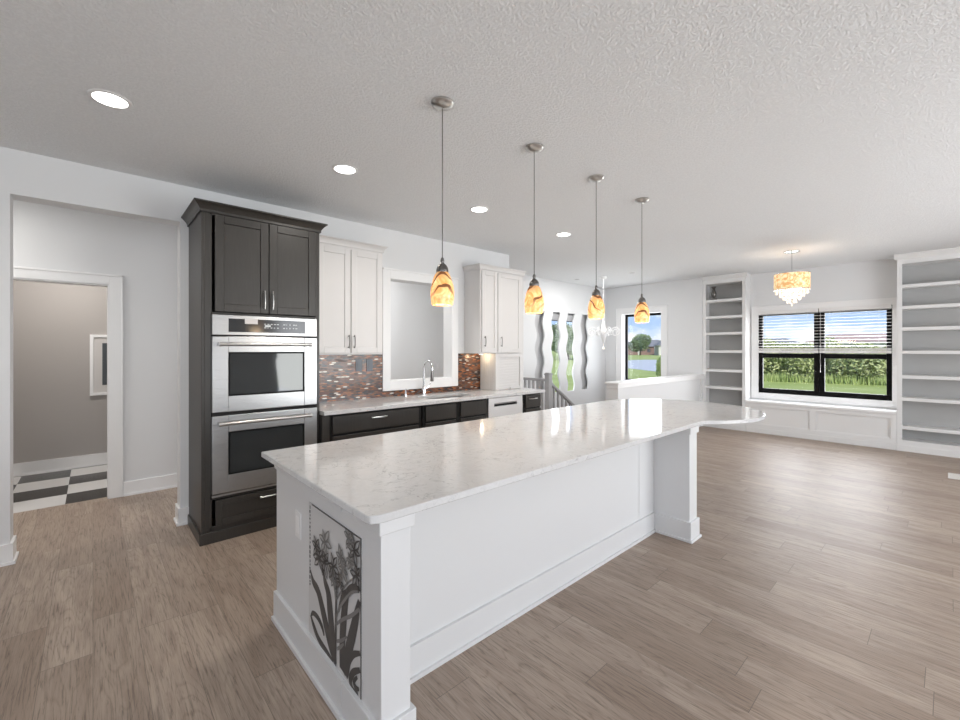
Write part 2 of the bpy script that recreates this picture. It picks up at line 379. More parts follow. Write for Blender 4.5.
struct('wall_stairs', wavy_screen(), 'wall')
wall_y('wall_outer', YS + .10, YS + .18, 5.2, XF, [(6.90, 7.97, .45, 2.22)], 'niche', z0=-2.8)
struct('wall_stairs_end', MB().box(5.08, 5.2, YS, YH + .12, 0, CEIL), 'wall')
# stair pit
mb = MB(); mb.box(5.63, 5.75, 4.5, YS, -2.8, -.2); mb.box(5.63, XF, 4.38, 4.5, -2.8, -.2); mb.box(5.63, XF + .2, 4.38, YS + .3, -2.9, -2.8)
struct('wall_stair_pit', mb, 'wall')
mb = MB()
for i in range(11): mb.box(5.75 + .27 * i, 6.02 + .27 * i, 4.5, YS, -2.8, -.18 * (i + 1))
struct('floor_stair_steps', mb, 'floor')
# half wall with cap
mb = MB(); mb.box(5.67, XF, 3.26, 3.40, 0, .985); mb.box(5.655, 5.80, 3.245, 3.415, 0, .93); mb.box(8.72, XF, 3.245, 3.415, 0, .93)
struct('wall_half', mb, 'wall', bevel=.003)
mb = MB(); mb.box(5.62, XF, 3.215, 3.445, .985, 1.015); mb.box(5.64, XF, 3.235, 3.425, .93, .985)
struct('trim_1', mb, 'trim', bevel=.004)

# baseboards
def base_y(mb, x0, x1, y, s, h=.142):          # s = -1: board stands on the -Y side of plane y
    mb.box(x0, x1, y, y + s * .016, .02, h); mb.box(x0, x1, y, y + s * .028, 0, .02)
def base_x(mb, y0, y1, x, s, h=.142, e=0):
    mb.box(x, x + s * .016, y0, y1, .02, h); mb.box(x, x + s * .028, y0 - e, y1, 0, .02)
mb = MB(); base_y(mb, XB, -.43, YK, -1); base_x(mb, YK - .016, YK + .17, -.43, 1, e=.012); base_y(mb, XB, -.43, YK + .17, 1)
base_x(mb, YK - .016, YK + .17, .552, -1, e=.012); base_y(mb, .552, .612, YK, -1); base_y(mb, .56, 4.6, YK + .17, 1); base_x(mb, YK, YK + .17, 4.60, 1)
struct('baseboard_kitchen', mb, 'trim')
mb = MB(); base_y(mb, .23, 5.08, YH, -1); base_y(mb, XB, -.91, YH, -1)
struct('baseboard_hall', mb, 'trim')
mb = MB(); base_y(mb, -1.6, 1.4, 7.42, -1, .15)
struct('baseboard_laundry', mb, 'trim')
# door casing to the laundry
mb = MB()
for x0, x1 in ((.119, .227), (-.908, -.80)): mb.box(x0, x1, YH - .018, YH, 0, 2.24); mb.box(x1 - .012 if x0 > 0 else x0, x1 if x0 > 0 else x0 + .012, YH - .026, YH, 0, 2.25)
mb.box(-.80, .119, YH - .018, YH, 2.147, 2.24); mb.box(-.908, .227, YH - .026, YH, 2.232, 2.25)
mb.box(.107, .119, YH, YH + .12, 0, 2.147); mb.box(-.80, .107, YH, YH + .12, 2.135, 2.147)
struct('door_1', mb, 'trim', bevel=.002)
# casing of the pass-through
x0, x1, z0, z1 = PT; mb = MB(); yc = YK - .02
mb.box(x0 - .10, x0, yc, YK, z0 - .115, z1 + .11); mb.box(x1, x1 + .10, yc, YK, z0 - .115, z1 + .11)
mb.box(x0, x1, yc, YK, z0 - .115, z0); mb.box(x0, x1, yc, YK, z1, z1 + .11); mb.box(x0 - .10, x1 + .10, yc - .012, YK, z1 + .098, z1 + .118)
struct('trim_2', mb, 'trim', bevel=.003)
# far window near the stairs
def casing_x(name, x, y0, y1, z0, z1, w, d=.018):
    mb = MB(); mb.box(x - d, x, y0 - w, y0, z0 - w, z1 + w); mb.box(x - d, x, y1, y1 + w, z0 - w, z1 + w); mb.box(x - d, x, y0, y1, z1, z1 + w); mb.box(x - d, x, y0, y1, z0 - w, z0)
    mb.box(x - d - .01, x, y0 - w, y1 + w, z1 + w - .012, z1 + w + .006); mb.box(x - d - .01, x, y0 - w - .006, y0 - w + .012, z0 - w, z1 + w); mb.box(x - d - .01, x, y1 + w - .012, y1 + w + .006, z0 - w, z1 + w)
    return struct(name, mb, 'trim', bevel=.002)
casing_x('trim_3', XF, 4.08, 4.98, .78, 2.285, .13)
w1 = struct('window_1', MB().box(9.0, 9.045, 4.08, 4.98, .78, .83).box(9.0, 9.045, 4.08, 4.98, 2.235, 2.285).box(9.0, 9.045, 4.08, 4.125, .83, 2.235).box(9.0, 9.045, 4.935, 4.98, .83, 2.235), 'black', bevel=.003)
link('pane', MB().box(9.018, 9.024, 4.125, 4.935, .83, 2.235), 'glass', w1)
# bay window: two black single-hung units
mb = MB(); fx0, fx1 = XR + .012, XR + .075
mb.box(fx0, fx1, .60, 2.39, 2.11, 2.19); mb.box(fx0, fx1, .60, 2.39, .70, .785)
for a, b in ((.60, .665), (1.425, 1.57), (2.325, 2.39)): mb.box(fx0, fx1, a, b, .785, 2.11)
for a, b in ((.665, 1.425), (1.57, 2.325)):
    mb.box(fx0 - .008, fx1, a, b, 1.345, 1.425)
mb.box(fx0 - .01, fx0, 1.492, 1.503, .70, 2.19)
w2 = struct('window_2', mb, 'black', bevel=.003)
for a, b in ((.665, 1.425), (1.57, 2.325)):
    link('pane', MB().box(fx1 - .03, fx1 - .024, a, b, .785, 1.345), 'glass', w2); link('pane', MB().box(fx1 - .015, fx1 - .009, a, b, 1.425, 2.11), 'glass', w2)
casing_x('trim_4', XR, .60, 2.39, .70, 2.19, .10)
# stair window
mb = MB(); mb.box(6.90, 7.97, YS + .18, YS + .22, .45, .5); mb.box(6.90, 7.97, YS + .18, YS + .22, 2.12, 2.22)
for a in (6.90, 7.93): mb.box(a, a + .04, YS + .18, YS + .22, .5, 2.12)
w3 = struct('window_3', mb, 'black'); link('pane', MB().box(6.94, 7.93, YS + .195, YS + .2, .5, 2.12), 'glass', w3)
# rear glazing (behind the camera; seen in the oven glass)
def rear_window(name, horizontal, a0, a1, z0, z1, pos, n):
    mb = MB(); q = []
    def bx(u0, u1, v0, v1):
        if horizontal: mb.box(u0, u1, pos, pos + .05, v0, v1)
        else: mb.box(pos, pos + .05, u0, u1, v0, v1)
    bx(a0, a1, z0, z0 + .06); bx(a0, a1, z1 - .06, z1)
    for i in range(n + 1):
        c = a0 + (a1 - a0) * i / n; bx(max(a0, c - .04), min(a1, c + .04), z0 + .06, z1 - .06)
    w = struct(name, mb, 'black')
rear_window('window_4', True, -1.9, 1.1, .2, 2.5, YR - .08, 3)
rear_window('window_5', True, 3.3, 6.7, .2, 2.5, YR - .08, 3)
rear_window('window_6', False, -1.5, .9, .3, 2.25, XB - .08, 2)

# ================================================================== ISLAND
isl = thing('kitchen_island', (2.2, 2.0, 0), 'long white kitchen island body with pilaster legs on the plank floor', 'kitchen island')
mb = MB(); mb.box(.760, 3.58, 1.65, 2.53, 0, .888)
link('body', mb, 'island', isl, bevel=.003)
def pilaster(x0, x1, y0, y1):
    mb = MB(); mb.box(x0, x1, y0, y1, 0, .888); mb.box(x0 - .012, x1 + .012, y0 - .012, y1, .838, .888)
    mb.box(x0 - .016, x1 + .016, y0 - .016, y1, 0, .155); mb.box(x0 - .028, x1 + .028, y0 - .028, y1, 0, .02); return mb
link('pilaster', pilaster(.760, .884, 1.362, 1.655), 'island', isl, bevel=.003)
link('pilaster', pilaster(3.44, 3.58, 1.362, 1.655), 'island', isl, bevel=.003)
mb = MB(); base_x(mb, 1.656, 2.530, .760, -1, .155); base_y(mb, .90, 3.424, 1.65, -1, .155); base_x(mb, 1.656, 2.53, 3.58, 1, .155)
link('baseboard', mb, 'island', isl)
for q in ((.748, .760, 1.667, 2.530, .838, .888), (.885, .905, 1.642, 1.65, .155, .888), (3.19, 3.439, 1.647, 1.65, .155, .888)): link('corner_trim', MB().box(*q), 'island', isl, bevel=.002)
o_ = thing('power_outlet', (.76, 2.18, .625), 'white power outlet on the end panel of the island', 'power outlet')
link('cover_plate', MB().box(.755, .760, 2.145, 2.222, .562, .69), 'plastic', o_, bevel=.002)
link('socket', MB().box(.7535, .755, 2.165, 2.202, .585, .667), 'trim', o_, bevel=.001)
# island worktop with the round bar end
pts = [(.705, 2.62), (.705, 1.372), (.712, 1.352), (.738, 1.338), (.765, 1.335)]
cx_, cy_, rr_ = 4.255, 1.852, .768
a0 = math.asin((1.35 - cy_) / rr_); a0 = math.pi - a0
xa = cx_ + rr_ * math.cos(a0)
pts += [(xa - .05, 1.345), (xa - .02, 1.343), (xa, 1.332)]
nseg = 72; a1 = 2 * math.pi + math.pi / 2
for i in range(1, nseg + 1):
    a = a0 + (a1 - a0) * i / nseg
    pts.append((cx_ + rr_ * math.cos(a), cy_ + rr_ * math.sin(a)))
mb = MB(); mb.prism([(px, py, .89) for px, py in pts], (0, 0, 0), (0, 0, .03))
tag(link('island_worktop', mb, 'quartz', base=(2.5, 2.0, .89), bevel=.004), 'long white veined quartz worktop with round end on the white island', 'countertop')
# flower print on the end panel
art = thing('flower_print', (.758, 1.77, .47), 'grey botanical print of long leafed lilies on the end panel of the island', 'art print')
XA = .7585
link('backing', MB().box(XA - .0015, .7599, 1.508, 2.040, .165, .778), 'art_back', art)
def ribbon(pts, x, lift=.0008):
    mb = MB(); n = 8; P = []
    for i in range(len(pts) - 1):
        p0 = pts[max(i - 1, 0)]; p1 = pts[i]; p2 = pts[i + 1]; p3 = pts[min(i + 2, len(pts) - 1)]
        for k in range(n):
            t = k / n
            P.append(tuple(.5 * ((2 * b) + (-a + c) * t + (2 * a - 5 * b + 4 * c - d) * t * t + (-a + 3 * b - 3 * c + d) * t ** 3) for a, b, c, d in zip(p0, p1, p2, p3)))
    P.append(pts[-1]); L_, R_ = [], []
    for i, (y, z, w) in enumerate(P):
        a = P[max(i - 1, 0)]; b = P[min(i + 1, len(P) - 1)]; d = Vector((b[0] - a[0], b[1] - a[1])); d = d.normalized() if d.length > 1e-9 else Vector((0, 1)); nn = Vector((-d.y, d.x)) * max(w, .003) / 2
        cl = lambda v: (x, min(2.038, max(1.510, v[0])), min(.776, max(.167, v[1])))
        L_.append(cl((y + nn.x, z + nn.y))); R_.append(cl((y - nn.x, z - nn.y)))
    for i in range(len(P) - 1):
        q = [L_[i], L_[i + 1], R_[i + 1], R_[i]]; v0 = [mb.bm.verts.new(p) for p in q]; v1 = [mb.bm.verts.new((p[0] + lift, p[1], p[2])) for p in q]
        mb.face(v0)
        for k in range(4): mb.face([v0[k], v0[(k + 1) % 4], v1[(k + 1) % 4], v1[k]])
    return mb
STROKES = [('leaf', [(2.018, 0.467, 0.007), (1.985, 0.423, 0.048), (1.921, 0.397, 0.067), (1.853, 0.312, 0.08), (1.792, 0.228, 0.073), (1.741, 0.171, 0.031)]), ('leaf', [(1.875, 0.532, 0.007), (1.848, 0.478, 0.05), (1.811, 0.437, 0.072), (1.792, 0.36, 0.083), (1.767, 0.267, 0.075), (1.739, 0.178, 0.03)]), ('leaf', [(2.015, 0.254, 0.019), (1.981, 0.223, 0.04), (1.921, 0.19, 0.046), (1.828, 0.177, 0.042), (1.764, 0.171, 0.022)]), ('leaf', [(2.011, 0.252, 0.015), (1.985, 0.277, 0.03), (1.93, 0.282, 0.039), (1.881, 0.264, 0.037), (1.858, 0.235, 0.02)]), ('leaf', [(1.61, 0.547, 0.022), (1.642, 0.478, 0.062), (1.659, 0.396, 0.074), (1.671, 0.309, 0.072), (1.681, 0.185, 0.044)]), ('leaf', [(1.522, 0.537, 0.028), (1.548, 0.46, 0.062), (1.583, 0.372, 0.075), (1.624, 0.272, 0.075), (1.659, 0.182, 0.043)]), ('leaf', [(1.514, 0.339, 0.023), (1.57, 0.304, 0.034), (1.606, 0.257, 0.035), (1.624, 0.204, 0.036), (1.634, 0.18, 0.028)]), ('leaf', [(1.514, 0.275, 0.025), (1.57, 0.235, 0.037), (1.597, 0.19, 0.04), (1.577, 0.165, 0.032), (1.531, 0.174, 0.018)]), ('leaf', [(1.537, 0.235, 0.018), (1.566, 0.201, 0.026), (1.55, 0.187, 0.029), (1.522, 0.197, 0.018)]), ('leaf', [(1.514, 0.584, 0.021), (1.577, 0.564, 0.04), (1.631, 0.517, 0.045), (1.666, 0.492, 0.037), (1.706, 0.412, 0.018)]), ('leaf', [(1.733, 0.55, 0.009), (1.725, 0.502, 0.018), (1.73, 0.439, 0.022), (1.733, 0.323, 0.022), (1.736, 0.17, 0.018)]), ('stem', [(1.733, 0.345, 0.018), (1.659, 0.402, 0.02), (1.59, 0.447, 0.022), (1.518, 0.506, 0.018)]), ('stem', [(1.725, 0.279, 0.018), (1.674, 0.308, 0.02), (1.624, 0.348, 0.011)]), ('stem', [(1.718, 0.25, 0.018), (1.681, 0.279, 0.02), (1.656, 0.303, 0.011)]), ('stem', [(1.733, 0.448, 0.016), (1.756, 0.515, 0.014), (1.828, 0.6, 0.011)]), ('stem', [(1.725, 0.454, 0.015), (1.631, 0.554, 0.012), (1.531, 0.63, 0.009)]), ('stem', [(1.728, 0.469, 0.013), (1.674, 0.586, 0.011), (1.597, 0.689, 0.008)]), ('stem', [(1.869, 0.497, 0.013), (1.895, 0.548, 0.012), (1.921, 0.573, 0.009)]), ('stem', [(1.733, 0.493, 0.012), (1.803, 0.549, 0.011), (1.853, 0.611, 0.009)]), ('stem', [(1.518, 0.573, 0.013), (1.59, 0.537, 0.016), (1.688, 0.439, 0.018), (1.725, 0.378, 0.012)])]
FLOWERS = [(1.904, 0.562, 0.07), (1.841, 0.655, 0.063), (1.756, 0.58, 0.056), (1.603, 0.753, 0.054), (1.557, 0.718, 0.055), (1.681, 0.646, 0.05), (1.537, 0.63, 0.051), (1.659, 0.604, 0.051), (1.939, 0.601, 0.05), (1.748, 0.528, 0.053), (1.844, 0.567, 0.057), (1.59, 0.661, 0.04), (1.688, 0.543, 0.044)]
for k, (nm, p) in enumerate(STROKES):
    p = [(y, z, w * .74) for y, z, w in p]
    link(nm, ribbon(p, XA - .0022 - .00018 * k, .0001), 'ink' if nm == 'leaf' else 'ink_mid', art, smooth=False, fix=False)
rf = random.Random(3)
for k, (y, z, r) in enumerate(FLOWERS):
    mb = MB()
    for j in range(6):
        a = j * math.pi / 3 + rf.uniform(-.3, .3); l = r * rf.uniform(.7, 1.1); x = XA - .0062 - .00012 * j
        for dd in (-.35, .35):
            p0 = (y, z, .006); p1 = (y + math.cos(a + dd) * l * .6, z + math.sin(a + dd) * l * .6, .009); p2 = (y + math.cos(a) * l * 1.15, z + math.sin(a) * l * 1.15, .004)
            r2 = ribbon([p0, p1, p2], x, .00005); me_ = bpy.data.meshes.new('t'); r2.bm.to_mesh(me_); mb.bm.from_mesh(me_); bpy.data.meshes.remove(me_); r2.bm.free()
    link('flower', mb, 'ink_mid' if k % 2 else 'ink', art, smooth=False, fix=False)
mb = MB(); x = XA - .003
mb.box(x, XA, 1.508, 1.512, .165, .778); mb.box(x, XA, 1.508, 2.0, .774, .778)
z = .765
while z > .40:
    hh = rf.uniform(.006, .016); mb.box(x, XA, 2.020, 2.020 + rf.uniform(.004, .010), z - hh, z); z -= hh + rf.uniform(.004, .012)
link('border', mb, 'ink', art, smooth=False)

# ================================================================== CABINETRY (kitchen wall, fronts face -Y)
def shaker(x0, x1, z0, z1, y, w=.062, th=.02, rec=.008):
    mb = MB(); mb.box(x0, x0 + w, y, y + th, z0, z1); mb.box(x1 - w, x1, y, y + th, z0, z1)
    mb.box(x0 + w, x1 - w, y, y + th, z0, z0 + w); mb.box(x0 + w, x1 - w, y, y + th, z1 - w, z1); mb.box(x0 + w, x1 - w, y + rec, y + th, z0 + w, z1 - w); return mb
def vpull(x, z0, z1, y, r=.005):       # vertical bow pull
    mb = MB(); n = 8; mb.tube([(x, y - .022 - .008 * math.sin(math.pi * i / n), z0 + (z1 - z0) * i / n) for i in range(n + 1)], r)
    mb.tube([(x, y, z0 + .012), (x, y - .024, z0 + .012)], r * .9); mb.tube([(x, y, z1 - .012), (x, y - .024, z1 - .012)], r * .9); return mb
def hpull(x0, x1, z, y, r=.006):
    mb = MB(); n = 8; mb.tube([(x0 + (x1 - x0) * i / n, y - .022 - .008 * math.sin(math.pi * i / n), z) for i in range(n + 1)], r)
    mb.tube([(x0 + .012, y, z), (x0 + .012, y - .024, z)], r * .9); mb.tube([(x1 - .012, y, z), (x1 - .012, y - .024, z)], r * .9); return mb
def crown(x0, x1, y0, y1, z0, z1, out=.055):   # moulding along front and both sides: swept profile
    prof = [(0, z0), (.012, z0), (.012, z0 + (z1 - z0) * .25), (out * .5, z0 + (z1 - z0) * .55), (out * .85, z0 + (z1 - z0) * .82), (out, z0 + (z1 - z0) * .86), (out, z1), (0, z1)]
    mb = MB(); rings = []
    for cx, cy, sx, sy in ((x0, y1, -1, 0), (x0, y0, -1, -1), (x1, y0, 1, -1), (x1, y1, 1, 0)):
        rings.append([mb.bm.verts.new((cx + sx * o, cy + sy * o, z)) for o, z in prof])
    for a, b in zip(rings, rings[1:]):
        for k in range(len(prof)): mb.face([a[k], a[(k + 1) % len(prof)], b[(k + 1) % len(prof)], b[k]])
    mb.face(rings[0]); mb.face(rings[-1][::-1]); mb.box(x0, x1, y0, y1, z1 - .012, z1 - .002); return mb
# tall oven cabinet
tc_ = thing('oven_cabinet', (1.08, 4.1, 0), 'tall espresso brown cabinet with crown that houses the double oven', 'cabinet')
TX0, TX1, TY = .612, 1.520, 3.84
mb = MB(); mb.box(TX0, TX0 + .02, TY, YK - .002, 0, 2.56); mb.box(TX1 - .02, TX1, TY, YK - .002, 0, 2.56); mb.box(TX0 + .02, TX1 - .02, YK - .03, YK - .002, 0, 2.56)
mb.box(TX0 + .02, TX0 + .070, TY, TY + .02, .09, 2.56); mb.box(TX1 - .035, TX1 - .02, TY, TY + .02, .09, 2.56)
for a, b in ((.09, .125), (.330, .372), (1.775, 1.79), (2.54, 2.56)): mb.box(TX0 + .055, TX1 - .035, TY, TY + .02, a, b)
mb.box(TX0 + .02, TX1 - .02, TY + .02, YK - .03, .33, .35); mb.box(TX0 + .02, TX1 - .02, TY + .02, YK - .03, 1.775, 1.79); mb.box(TX0 + .02, TX1 - .02, TY + .02, YK - .03, 2.54, 2.56)
link('body', mb, 'dark', tc_, bevel=.002)
for a, b, hx in ((.699, 1.086, 1.052), (1.092, 1.478, 1.115)):
    d = link('door', shaker(a, b, 1.795, 2.548, TY - .02), 'dark', tc_, bevel=.0025)
    link('handle', vpull(hx, 1.832, 1.982, TY - .02), 'nickel', d)
d = link('drawer', shaker(.703, 1.478, .128, .326, TY - .02, .045), 'dark', tc_, bevel=.0025); link('handle', hpull(1.015, 1.165, .285, TY - .02), 'nickel', d)
link('crown', crown(TX0, TX1, TY, YK - .002, 2.555, 2.632), 'dark', tc_, bevel=.0015)
mb = MB(); mb.box(TX0 - .012, TX1, TY - .012, TY, 0, .085); mb.box(TX0 - .012, TX0, TY, YK - .03, 0, .085); mb.box(TX0 + .02, TX1 - .02, TY, TY + .02, 0, .09)
link('toe_board', mb, 'dark', tc_, bevel=.003)
# double wall oven
ov = thing('double_wall_oven', (1.085, 4.0, .355), 'stainless steel double wall oven set in the tall dark cabinet', 'oven')
OX0, OX1, OY = .679, 1.490, TY - .022
link('oven_box', MB().box(OX0 + .03, OX1 - .03, TY + .022, YK - .06, .376, 1.765), 'black', ov)
mb = MB(); mb.box(OX0, OX1, OY + .002, OY + .03, 1.612, 1.772)
cp = link('control_panel', mb, 'steel', ov, bevel=.004)
link('display', MB().box(.791, 1.384, OY - .003, OY + .002, 1.638, 1.744), 'display', cp, bevel=.001)
rg = random.Random(5)
for zz in (1.705, 1.675):
    for x in [1.05, 1.075, 1.1, 1.125, 1.15, 1.20, 1.225, 1.25, 1.28, 1.30]: link('button_mark', MB().box(x, x + rg.uniform(.006, .018), OY - .004, OY - .003, zz, zz + .006), 'display_text', cp)
link('clock_digits', MB().box(1.055, 1.10, OY - .004, OY - .003, 1.686, 1.70), 'display_text', cp)
link('paper_tag', MB().box(.905, 1.0, OY - .006, OY - .003, 1.705, 1.748), 'paper', cp)
def oven_door(z0, z1, wz0, wz1, hz):
    mb = MB(); x0, x1, wx0, wx1 = OX0, OX1, .791, 1.378
    for b in ((x0, wx0, z0, z1), (wx1, x1, z0, z1), (wx0, wx1, z0, wz0), (wx0, wx1, wz1, z1)): mb.box(b[0], b[1], OY, OY + .038, b[2], b[3])
    bmesh.ops.remove_doubles(mb.bm, verts=mb.bm.verts, dist=1e-5)
    d = link('oven_door', mb, 'steel', ov, bevel=.003)
    link('door_window', MB().box(wx0 + .001, wx1 - .001, OY + .003, OY + .034, wz0 + .001, wz1 - .001), 'oven_glass', d)
    mb = MB(); w = .012
    for b in ((wx0, wx0 + w, wz0, wz1), (wx1 - w, wx1, wz0, wz1), (wx0 + w, wx1 - w, wz0, wz0 + w), (wx0 + w, wx1 - w, wz1 - w, wz1)): mb.box(b[0], b[1], OY - .001, OY + .004, b[2], b[3])
    link('window_gasket', mb, 'black', d)
    mb = MB(); mb.tube([(.722, OY - .052, hz), (1.416, OY - .052, hz)], .0135, 16)
    for x in (.742, 1.396): mb.tube([(x, OY, hz), (x, OY - .052, hz)], .011, 12)
    mb.tube([(.715, OY - .052, hz), (.735, OY - .052, hz)], .0175, 16); mb.tube([(1.403, OY - .052, hz), (1.423, OY - .052, hz)], .0175, 16)
    link('handle', mb, 'nickel', d)
oven_door(1.009, 1.600, 1.132, 1.476, 1.540)
oven_door(.376, .978, .512, .848, .922)
for a, b in ((.978, 1.009), (1.600, 1.612)): link('vent_gap', MB().box(OX0, OX1, OY + .01, OY + .03, a, b), 'void', ov)
link('bottom_trim', MB().box(OX0, OX1, OY + .004, OY + .021, .352, .368), 'steel', ov)

# white wall cabinets
def handle_pull(x, z, y): return vpull(x, z, z + .135, y, .005)
wc = thing('wall_cabinet', (1.92, 4.26, 1.44), 'white two door wall cabinet between the tall dark cabinet and the pass through', 'cabinet', )
UY = 4.10
mb = MB(); mb.box(1.524, 2.305, UY, YK - .002, 1.445, 2.55)
link('body', mb, 'cab_white', wc, bevel=.002)
for a, b, hx in ((1.60, 1.932, 1.908), (1.942, 2.290, 1.968)):
    d = link('door', shaker(a, b, 1.462, 2.512, UY - .02, .06), 'cab_white', wc, bevel=.0025); link('handle', handle_pull(hx, 1.51, UY - .02), 'dark_nickel', d)
link('crown', crown(1.56, 2.305, UY, YK - .002, 2.535, 2.602, .045), 'cab_white', wc, bevel=.0015)
wc = thing('wall_cabinet', (4.13, 4.26, 1.44), 'white two door wall cabinet above the appliance garage right of the pass through', 'cabinet')
mb = MB(); mb.box(3.72, 4.56, UY, YK - .002, 1.445, 2.56)
link('body', mb, 'cab_white', wc, bevel=.002)
for a, b, hx in ((3.742, 4.022, 3.782), (4.034, 4.495, 4.085)):
    d = link('door', shaker(a, b, 1.458, 2.53, UY - .02, .058), 'cab_white', wc, bevel=.0025); link('handle', handle_pull(hx, 1.535, UY - .02), 'dark_nickel', d)
link('crown', crown(3.72, 4.56, UY, YK - .002, 2.545, 2.612, .03), 'cab_white', wc, bevel=.0015)
# appliance garage
ag = thing('appliance_garage', (4.28, 4.26, .945), 'white appliance garage with roll front on the back counter under the wall cabinet', 'cabinet')
mb = MB(); mb.box(4.005, 4.03, UY + .02, YK - .012, .946, 1.443); mb.box(4.53, 4.56, UY + .02, YK - .012, .946, 1.443)
mb.box(4.005, 4.068, UY, UY + .02, .946, 1.443); mb.box(4.49, 4.56, UY, UY + .02, .946, 1.443); mb.box(4.068, 4.49, UY, UY + .02, 1.393, 1.443)
for i in range(7): mb.box(4.0, 4.005, UY + .03 + i * .04, UY + .062 + i * .04, .946, 1.443)
link('body', mb, 'cab_white', ag, bevel=.0015)
mb = MB(); mb.box(4.068, 4.49, UY + .022, UY + .03, .946, 1.393)
for i in range(11): mb.box(4.07, 4.488, UY + .016, UY + .022, .99 + i * .037, 1.022 + i * .037)
dr = link('roll_door', mb, 'cab_white', ag, bevel=.001)
mb = MB(); mb.box(4.068, 4.49, UY + .004, UY + .02, .948, .985); link('bottom_rail', mb, 'cab_white', dr, bevel=.002)
link('knob', MB().sphere((4.28, UY - .008, .966), .011), 'nickel', dr)
# under cabinet lamp
uc = thing('under_cabinet_light', (3.86, 4.25, 1.444), 'small puck light under the white wall cabinet beside the appliance garage', 'light')
link('housing', MB().lathe((3.88, 4.26, 1.43), [(0, 0), (.03, 0), (.033, .004), (.033, .0145), (0, .0145)]), 'plastic', uc)
link('lens', MB().lathe((3.88, 4.26, 1.4285), [(0, 0), (.025, 0), (.025, .0014), (0, .0014)]), 'lit', uc)
light('under_cabinet_lamp', 'POINT', (3.90, 4.26, 1.40), (0, 0, 0), .7, (1, .78, .5), shadow_soft_size=.02)

# base cabinets
CT = .905
def drawer_front(parent, x0, x1, z0, z1, pull=None, y=3.80):
    d = link('drawer', MB().box(x0, x1, y - .02, y, z0, z1), 'dark', parent, bevel=.004)
    mbm = MB(); mbm.box(x0 + .012, x1 - .012, y - .023, y - .02, z0 + .012, z0 + .018)
    if pull: link('handle', hpull(pull[0], pull[1], (z0 + z1) / 2 + .035, y - .02), 'nickel', d)
    return d
def carcass(parent, x0, x1):
    link('gap_shade', MB().box(x0 + .02, x1 - .001, 3.805, 3.83, .11, CT - .012), 'void', parent); mb = MB(); mb.box(x0, x1, 3.83, YK - .014, .10, CT); mb.box(x0, x1, 3.80, 3.83, CT - .012, CT); mb.box(x0, x1, 3.87, YK - .014, 0, .10); return link('body', mb, 'dark', parent, bevel=.002)  # black strip painted behind the fronts as the shade in their gaps
bc = thing('base_cabinet', (2.05, 4.1, 0), 'dark base cabinet with long drawers beside the tall oven cabinet', 'cabinet')
carcass(bc, 1.524, 2.60); link('stile', MB().box(1.524, 1.592, 3.79, 3.804, .10, CT - .013), 'dark', bc)
for z0, z1 in ((.722, .885), (.43, .70), (.13, .41)): drawer_front(bc, 1.618, 2.555, z0, z1, (2.0, 2.165))
bc = thing('base_cabinet', (3.1, 4.1, 0), 'dark sink base cabinet with two false drawer fronts under the sink', 'cabinet')
carcass(bc, 2.601, 3.562)
for a, b, hx in ((2.645, 3.066, 3.03), (3.135, 3.545, 3.17)):
    drawer_front(bc, a, b, .722, .885)
    d = link('door', shaker(a, b, .13, .70, 3.78), 'dark', bc, bevel=.003); link('handle', vpull(hx, .52, .65, 3.78), 'nickel', d)
dw = thing('dishwasher', (3.88, 4.1, 0), 'stainless dishwasher with pocket handle between dark base cabinets', 'dishwasher')
link('body', MB().box(3.575, 4.195, 3.83, YK - .03, .02, .89), 'black', dw)
mb = MB()
for b in ((3.578, 4.192, .12, .79), (3.578, 4.192, .832, .898), (3.578, 3.675, .79, .832), (4.085, 4.192, .79, .832)): mb.box(b[0], b[1], 3.785, 3.828, b[2], b[3])
bmesh.ops.remove_doubles(mb.bm, verts=mb.bm.verts, dist=1e-5)
fd = link('front_panel', mb, 'bright_steel', dw, bevel=.003)
link('pocket_handle', MB().box(3.676, 4.084, 3.805, 3.827, .791, .831), 'void', fd); link('handle_lip', MB().box(3.676, 4.084, 3.785, 3.80, .817, .831), 'steel', fd)
link('toe_board', MB().box(3.578, 4.192, 3.86, 3.88, 0, .11), 'black', dw)
bc = thing('base_cabinet', (4.4, 4.1, 0), 'narrow dark drawer cabinet at the stair end of the back counter', 'cabinet')
carcass(bc, 4.205, 4.575)
for z0, z1 in ((.722, .885), (.43, .70), (.13, .41)): drawer_front(bc, 4.255, 4.56, z0, z1, (4.30, 4.46))
# back counter with sink cutout
X0, X1, Y0, Y1 = 1.524, 4.61, 3.745, YK - .012; sx0, sx1, sy0, sy1 = 2.80, 3.46, 3.86, 4.20
mb = MB(); bm = mb.bm
outer = [(X0, Y0), (X1, Y0), (X1, Y1), (X0, Y1)]; inner = []
for (cx, cy, a_) in ((sx0 + .05, sy0 + .05, 180), (sx1 - .05, sy0 + .05, 270), (sx1 - .05, sy1 - .05, 0), (sx0 + .05, sy1 - .05, 90)):
    for k in range(5): inner.append((cx + .05 * math.cos(R(a_ + k * 22.5)), cy + .05 * math.sin(R(a_ + k * 22.5))))
for z in (CT + .002, .945):
    vo = [bm.verts.new((x, y, z)) for x, y in outer]; vi = [bm.verts.new((x, y, z)) for x, y in inner]
    for k in range(4):
        seg = vi[k * 5:(k + 1) * 5]
        for a, b in zip(seg, seg[1:]): mb.face([vo[k], a, b])
        mb.face([vo[k], vi[k * 5 + 4], vi[(k * 5 + 5) % 20], vo[(k + 1) % 4]])
    if z < .92: lo = (vo, vi)
for a, b in ((lo[0], vo), (lo[1], vi)):
    n = len(a)
    for k in range(n): mb.face([a[k], a[(k + 1) % n], b[(k + 1) % n], b[k]])
tag(link('back_worktop', mb, 'quartz', base=(3.0, 4.1, CT), bevel=.003), 'white quartz counter with undermount sink along the kitchen wall', 'countertop')
